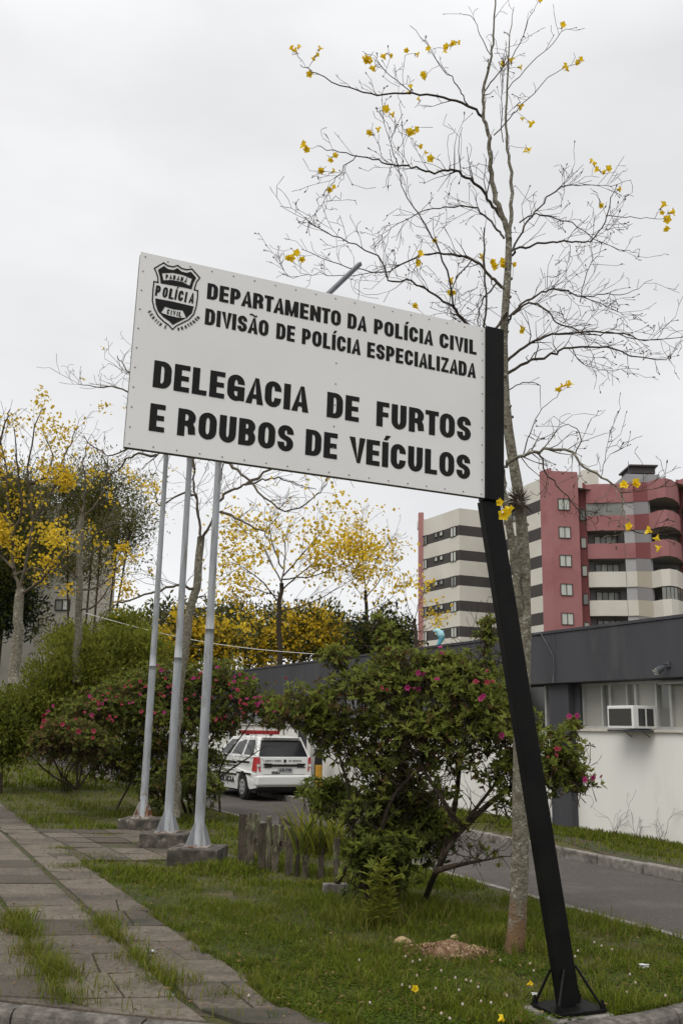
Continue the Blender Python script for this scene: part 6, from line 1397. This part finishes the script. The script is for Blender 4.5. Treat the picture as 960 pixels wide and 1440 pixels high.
def small_posts():
    mb = MB(); p = P(448, 1140, 24.0); p[2] = 0; t = P(448, 1076, 24.0); mb.tube([p, (t[0], t[1], t[2])], .085, 10); r = mb.build('bollard', 'ocher'); tag(r, 'yellow bollard right of the police wagon', 'bollard')
    a, _ = hit_wall(438, 1060, .4); q = wp(a, VZ, .4); zt = hit_wall(438, 1046, .4)[1]
    mb = MB(); q = P(439, 1100, 27.5); q[2] = 0; tt = P(439, 1047, 27.5); mb.tube([q, tt], .06, 8); tag(mb.build('sign_pole', 'alu'), 'thin grey pole behind the right corner of the police wagon', 'pole')
    q = P(447, 1100, 28.2); zt = P(447, 1055, 28.2)[2]; mb = MB(); mb.box((q[0], q[1], zt / 2), (.12, .10, zt / 2), top=.9); mb.box((q[0], q[1], zt), (.17, .14, .03)); tag(bevel(mb.build('waste_bin', 'rubber'), .01), 'dark waste bin on a stand behind the yellow bollard', 'bin')
    # cable from the poles to the roof
    mb = MB(); a, b = P(303, 899, 20.0), wp(hit_wall(461, 921, fw)[0], hit_wall(461, 921, fw)[1], fw); n = 14
    a = P(120, 862, 30.0)
    pts = [a * (1 - k / n) + b * (k / n) - UP * .25 * math.sin(math.pi * k / n) for k in range(n + 1)]; mb.tube(pts, .008, 4); tag(mb.build('overhead_cable', 'white'), 'thin pale cable sloping down to the dark fascia roof', 'cable')
    # blue fish figure on the roof
    c = P(617, 893, 40.0); s_ = .0295
    base = np.array((c[0], c[1], 0)); root = thing('fish_figure', 'small pale blue leaping fish figure above the dark roof, before the banded block', 'figure', base)
    body = [P(u, v, 40.0) for u, v in ((609, 888), (614, 887), (618, 891), (620, 896), (619, 901), (616, 906), (614, 910))]
    mb = MB(); mb.tube(smooth_path(body, 3), np.interp(np.linspace(0, 1, 19), [0, .12, .4, .7, 1], [.03, .10, .17, .10, .03]), 10); mb.build('body', 'blue', root, smooth=True)
    mb = MB(); q = P(613, 909, 40.0); mb.add([q, P(608, 914, 40), P(612, 913, 40.05), P(617, 914, 40), q + np.array((0, .06, 0))], [(0, 1, 2), (0, 2, 3), (4, 2, 1), (4, 3, 2)]); mb.build('tail', 'blue', root)
    mb = MB(); q = P(621, 893, 40.0); mb.add([q, P(624, 886, 40), P(618, 887, 40.0), q + np.array((0, .06, 0))], [(0, 1, 2), (3, 2, 1)]); mb.build('fin', 'blue', root)
    mb = MB(); q = P(615, 905, 40.1); mb.tube([(q[0], q[1], 0), q], .04, 6); mb.build('stand', 'alu', root)
small_posts()

# ================================================================ GRASS
def blades(rg, x, y, z, h, wd, lean=.5):
    n = len(x); a = rg.uniform(0, 2 * math.pi, n); c = np.stack([x, y, z], 1); s_ = np.stack([np.cos(a), np.sin(a), 0 * a], 1); b = a + rg.uniform(.8, 2.3, n)
    l = np.stack([np.cos(b), np.sin(b), 0 * b], 1) * (lean * rg.random(n) * h)[:, None]
    h3 = np.stack([0 * h, 0 * h, h], 1); w_ = wd[:, None] * .5
    V = np.stack([c - s_ * w_, c + s_ * w_, c + h3 * .6 + l * .45 + s_ * w_ * .75, c + h3 * .6 + l * .45 - s_ * w_ * .75, c + h3 * .95 + l * 1.25], 1).reshape(-1, 3)
    i = np.arange(n)[:, None] * 5
    return V, i + np.array([[0, 1, 2, 3]]), i + np.array([[3, 2, 4]])
def scatter(rg, n, Y0, Y1, umin=-60, umax=1020, power=2.0):
    """points on the ground inside the view wedge, denser near the camera"""
    t = rg.random(n); Y = 1 / ((1 / Y0) * (1 - t) + (1 / Y1) * t) if power == 2 else Y0 * (Y1 / Y0) ** t
    u = rg.uniform(umin, umax, n); return (u - 480) / F * Y * .985, Y
def lump(x, y): return np.sin(x * 2.1 + 1) * np.sin(y * 1.7 + .4) + .6 * np.sin(x * 5.3 + y * 3.1) + .5 * np.sin(x * 1.1 - y * 4.7 + 2)
def on_walk(x, y, m=0.0):
    right = seam_x(y) + .60 + m + .05 * np.sin(y * 5) + .03 * np.sin(y * 13); a = (x < right) & (y < 27) & (x > seam_x(y) - 3.4)
    # paved patch quad
    c = [np.array((-3.75, 13.75)), np.array((-1.3, 14.25)), np.array((-2.9, 17.9)), np.array((-5.9, 17.6))]; ins = np.ones(len(x), bool)
    for i in range(4): p, q = c[i], c[(i + 1) % 4]; ins &= ((q[0] - p[0]) * (y - p[1]) - (q[1] - p[1]) * (x - p[0])) > (-m + .05 * np.sin(x * 9) + .0)
    return a | ins
def on_drive(x, y):
    s_ = (x - near0[0]) * RN[0] + (y - near0[1]) * RN[1]; return (s_ > -.02 + .04 * np.sin(y * 6)) 
KX, KY = np.array([a for a, b in kp]), np.array([b for a, b in kp])
def grass():
    rg = np.random.default_rng(77)
    groups = [(170000, 6.6, 12.5, .029, .0060), (110000, 12, 30, .062, .014), (30000, 28, 80, .10, .05)]
    mb = MB()
    for n, Y0, Y1, hh, wd in groups:
        x, y = scatter(rg, n, Y0, Y1); ok = ~on_walk(x, y) & ~on_drive(x, y) & (y > np.interp(x, KX, KY) + .15)
        cx, cy = postb[0], postb[1]
        ok &= ~((np.abs(x - cx) < .27) & (y - cy < .24) & (y - cy > -.6))
        x, y = x[ok], y[ok]; lm = lump(x, y); k = rg.random(len(x)) < .70 + .30 * lm
        x, y, lm = x[k], y[k], lm[k]; h = hh * (1 + .55 * lm) * rg.uniform(.5, 1.7, len(x)); h = np.maximum(h, hh * .3)
        # taller rough grass along the shrubs, fence and post
        near = np.exp(-(((x - 0.7) / 1.3) ** 2 + ((y - 10.6) / .9) ** 2)) ; h = h * (1 + 1.6 * near) * (1 - .6 * np.exp(-(((x + .55) / .8) ** 2 + ((y - 12.6) / .55) ** 2)))
        V, Q, T_ = blades(rg, x, y, 0 * x, h, wd * rg.uniform(.6, 1.3, len(x)), .9)
        pick = rg.choice(3, len(x), p=[.44, .40, .16])
        for q in range(3):
            s_ = pick == q; idx = np.where(s_)[0]
            if len(idx) == 0: continue
            VV = V.reshape(-1, 5, 3)[idx].reshape(-1, 3); i = np.arange(len(idx))[:, None] * 5
            mb.add(VV, i + np.array([[0, 1, 2, 3]]), q); mb.F.append((i + np.array([[3, 2, 4]]) + mb.n - len(VV), q))
    tag(mb.build('grass', ['blade_a', 'blade_b', 'blade_c']), 'short uneven green grass of the lawn around the sign and flagpoles', 'grass', kind='stuff')
    # clover leaves and broad weeds low in the lawn
    mb = MB(); x, y = scatter(rg, 42000, 6.6, 12); ok = ~on_walk(x, y, .03) & ~on_drive(x, y) & (y > np.interp(x, KX, KY) + .15) & (lump(x * 1.3, y * 1.1) > -.5); x, y = x[ok], y[ok]
    n = len(x); c = np.stack([x, y, rg.uniform(.012, .042, n)], 1); a = rg.uniform(0, 6.28, n)
    for k in range(3):
        d = np.stack([np.cos(a + k * 2.09), np.sin(a + k * 2.09), .15 + 0 * a], 1); leaves(mb, c, d, np.tile(UP, (n, 1)) + rg.normal(size=(n, 3)) * .25, .015, .014, int(k == 1), .1)
    tag(mb.build('clover', ['clover', 'blade_b']), 'clover and small broad weeds low in the front lawn', 'ground cover', kind='stuff')
    mb = MB(); x, y = scatter(rg, 900, 6.7, 16); ok = ~on_drive(x, y) & (y > np.interp(x, KX, KY) + .15); x, y = x[ok], y[ok]; n = len(x)
    leaves(mb, np.stack([x, y, rg.uniform(.03, .055, n)], 1), np.stack([rg.normal(size=n), rg.normal(size=n), .2 * rg.normal(size=n)], 1), np.tile(UP, (n, 1)) + rg.normal(size=(n, 3)) * .4, rg.uniform(.02, .055, n), .018, 0, .3)
    tag(mb.build('dead_leaves', ['dryleaf']), 'small dry brown leaves strewn over lawn and paving', 'leaves', kind='stuff')
    # white clover flower heads
    mb = MB(); pts = [(570, 1345), (580, 1352), (590, 1350), (586, 1372), (620, 1365), (640, 1375), (655, 1378), (662, 1380), (645, 1392), (672, 1388), (676, 1408), (690, 1410), (650, 1412), (620, 1425), (632, 1432), (576, 1388), (612, 1390), (703, 1350), (745, 1355), (750, 1365), (800, 1335), (812, 1337), (808, 1345), (835, 1325), (845, 1330), (885, 1370), (893, 1382), (880, 1395), (712, 1400), (860, 1335), (520, 1410), (350, 1400), (505, 1350), (170, 1100), (182, 1104), (190, 1098), (935, 1400), (565, 1385)]
    for u, v in pts:
        p = G(u, v, .075); mb.tube([p - UP * .07, p], .0022, 3, 1, cap=False); mb.tube([p - UP * .010, p - UP * .004, p + UP * .004, p + UP * .010], (.004, .009, .008, .003), 6, 0)
    tag(mb.build('clover_flowers', ['petal', 'blade_b']), 'scattered white clover heads in the front lawn', 'flowers', kind='stuff')
    # verge grass beyond the kerb
    mb = MB(); n = 60000; s_ = rg.uniform(-3, 30, n); t = rg.uniform(.15, 1.0, n)
    D_ = abs((wall0 - far0) @ RN); p = far0 + RD * s_[:, None]; 
    wd_ = ((wall0 + WR * ((p - wall0) @ WR)[:, None]) - p) @ RN
    xy = p + RN * (wd_ * t)[:, None]; x, y = xy[:, 0], xy[:, 1]; bare = (t < .38 + .12 * np.sin(s_ * 2.1)) & (rg.random(n) < .8); x, y = x[~bare], y[~bare]
    h = .05 * rg.uniform(.5, 1.6, len(x)) * (1 + .3 * lump(x, y)); h = np.maximum(h, .015); V, Q, T_ = blades(rg, x, y, 0 * x + VZ, h, .014 * rg.uniform(.6, 1.4, len(x)), .8)
    VV = V.reshape(-1, 5, 3); pk = rg.choice(3, len(x), p=[.5, .35, .15])
    for q in range(3):
        idx = np.where(pk == q)[0]; W_ = VV[idx].reshape(-1, 3); i = np.arange(len(idx))[:, None] * 5; mb.add(W_, i + np.array([[0, 1, 2, 3]]), q); mb.F.append((i + np.array([[3, 2, 4]]) + mb.n - len(W_), q))
    tag(mb.build('verge_grass', ['blade_a', 'blade_b', 'blade_c']), 'grass strip between the far kerb and the white wall', 'grass', kind='stuff')
    # long grass growing in the sidewalk joints
    mb = MB(); X, Yy, Hh = [], [], []
    for off, n, y0, y1, sp_, hh in ((-.83, 5200, 6.9, 9.9, .085, .12), (-.02, 3600, 7.0, 10.2, .075, .10), (-.40, 500, 6.7, 7.4, .25, .11), (.35, 500, 6.7, 7.3, .2, .09), (-.83, 300, 9.9, 16, .03, .05), (.63, 900, 7, 15, .06, .05), (-.03, 300, 10, 16, .03, .03)):
        y = rg.uniform(y0, y1, n); cl = np.sin(y * 9.3 + off * 9) + np.sin(y * 4.1 + 1) + .6 * np.sin(y * 23); k = rg.random(n) < .5 + .35 * cl; y = y[k]; x = seam_x(y) + off + .05 * np.sin(y * 6 + off) + rg.normal(size=len(y)) * sp_ * (1 + .5 * np.sin(y * 11)) * 1.15; ok = y > np.interp(x, KX, KY) + .16
        X.append(x[ok]); Yy.append(y[ok]); Hh.append(hh * rg.uniform(.4, 1.5, ok.sum()))
    for (u, v, n, sp_, hh) in ((85, 1195, 260, .12, .05), (120, 1205, 220, .25, .06), (105, 1222, 350, .18, .07), (150, 1176, 200, .2, .05), (200, 1187, 150, .1, .05), (280, 1210, 260, .35, .08), (330, 1215, 260, .2, .10), (860, 1425, 700, .25, .13), (800, 1440, 200, .12, .12), (690, 1330, 500, .12, .14), (745, 1340, 300, .15, .12), (400, 1262, 250, .25, .07), (500, 1300, 900, .25, .16), (600, 1290, 700, .25, .15), (560, 1345, 300, .15, .10), (835, 1300, 160, .12, .12), (878, 1315, 160, .12, .12), (760, 1290, 300, .3, .10)):
        p = G(u, v); X.append(p[0] + rg.normal(size=n) * sp_); Yy.append(p[1] + rg.normal(size=n) * sp_ * .7); Hh.append(hh * rg.uniform(.4, 1.5, n))
    for (cx_, cy_, mt_) in SLABREG:
        if rg.random() < (.75 if cy_ < 13 else .45):
            n_ = int(rg.integers(4, 22)); t_ = rg.uniform(-.4, .4, n_); side_ = rg.random() < .6; X.append(cx_ + (t_ if side_ else -.40 + 0 * t_) - .46 * (0 if side_ else t_)); Yy.append(cy_ + (.325 + .13 * t_ if side_ else t_)); Hh.append(rg.uniform(.012, .045, n_))
    tx, ty = scatter(rg, 1500, 6.7, 14); kk = ~on_walk(tx, ty) & ~on_drive(tx, ty); tx, ty = tx[kk], ty[kk]
    X.append(np.repeat(tx, 22) + rg.normal(size=len(tx) * 22) * .03); Yy.append(np.repeat(ty, 22) + rg.normal(size=len(tx) * 22) * .03); Hh.append(np.repeat(rg.uniform(.04, .10, len(tx)), 22) * rg.uniform(.5, 1.3, len(tx) * 22))
    x, y, h = map(np.concatenate, (X, Yy, Hh)); ok = (y > np.interp(x, KX, KY) + .15) & ~((np.abs(x - postb[0]) < .30) & (y - postb[1] < .26) & (y - postb[1] > -.6)); x, y, h = x[ok], y[ok], h[ok]
    V, Q, T_ = blades(rg, x, y, 0 * x + .005, h, .006 * rg.uniform(.6, 1.4, len(x)), 1.1); VV = V.reshape(-1, 5, 3); pk = rg.choice(3, len(x), p=[.42, .26, .32])
    for q in range(3):
        idx = np.where(pk == q)[0]; W_ = VV[idx].reshape(-1, 3); i = np.arange(len(idx))[:, None] * 5; mb.add(W_, i + np.array([[0, 1, 2, 3]]), q); mb.F.append((i + np.array([[3, 2, 4]]) + mb.n - len(W_), q))
    tag(mb.build('long_grass', ['blade_a', 'blade_b', 'blade_c']), 'longer grass tufts in the pavement joints and around the post and fence', 'grass', kind='stuff')
grass()
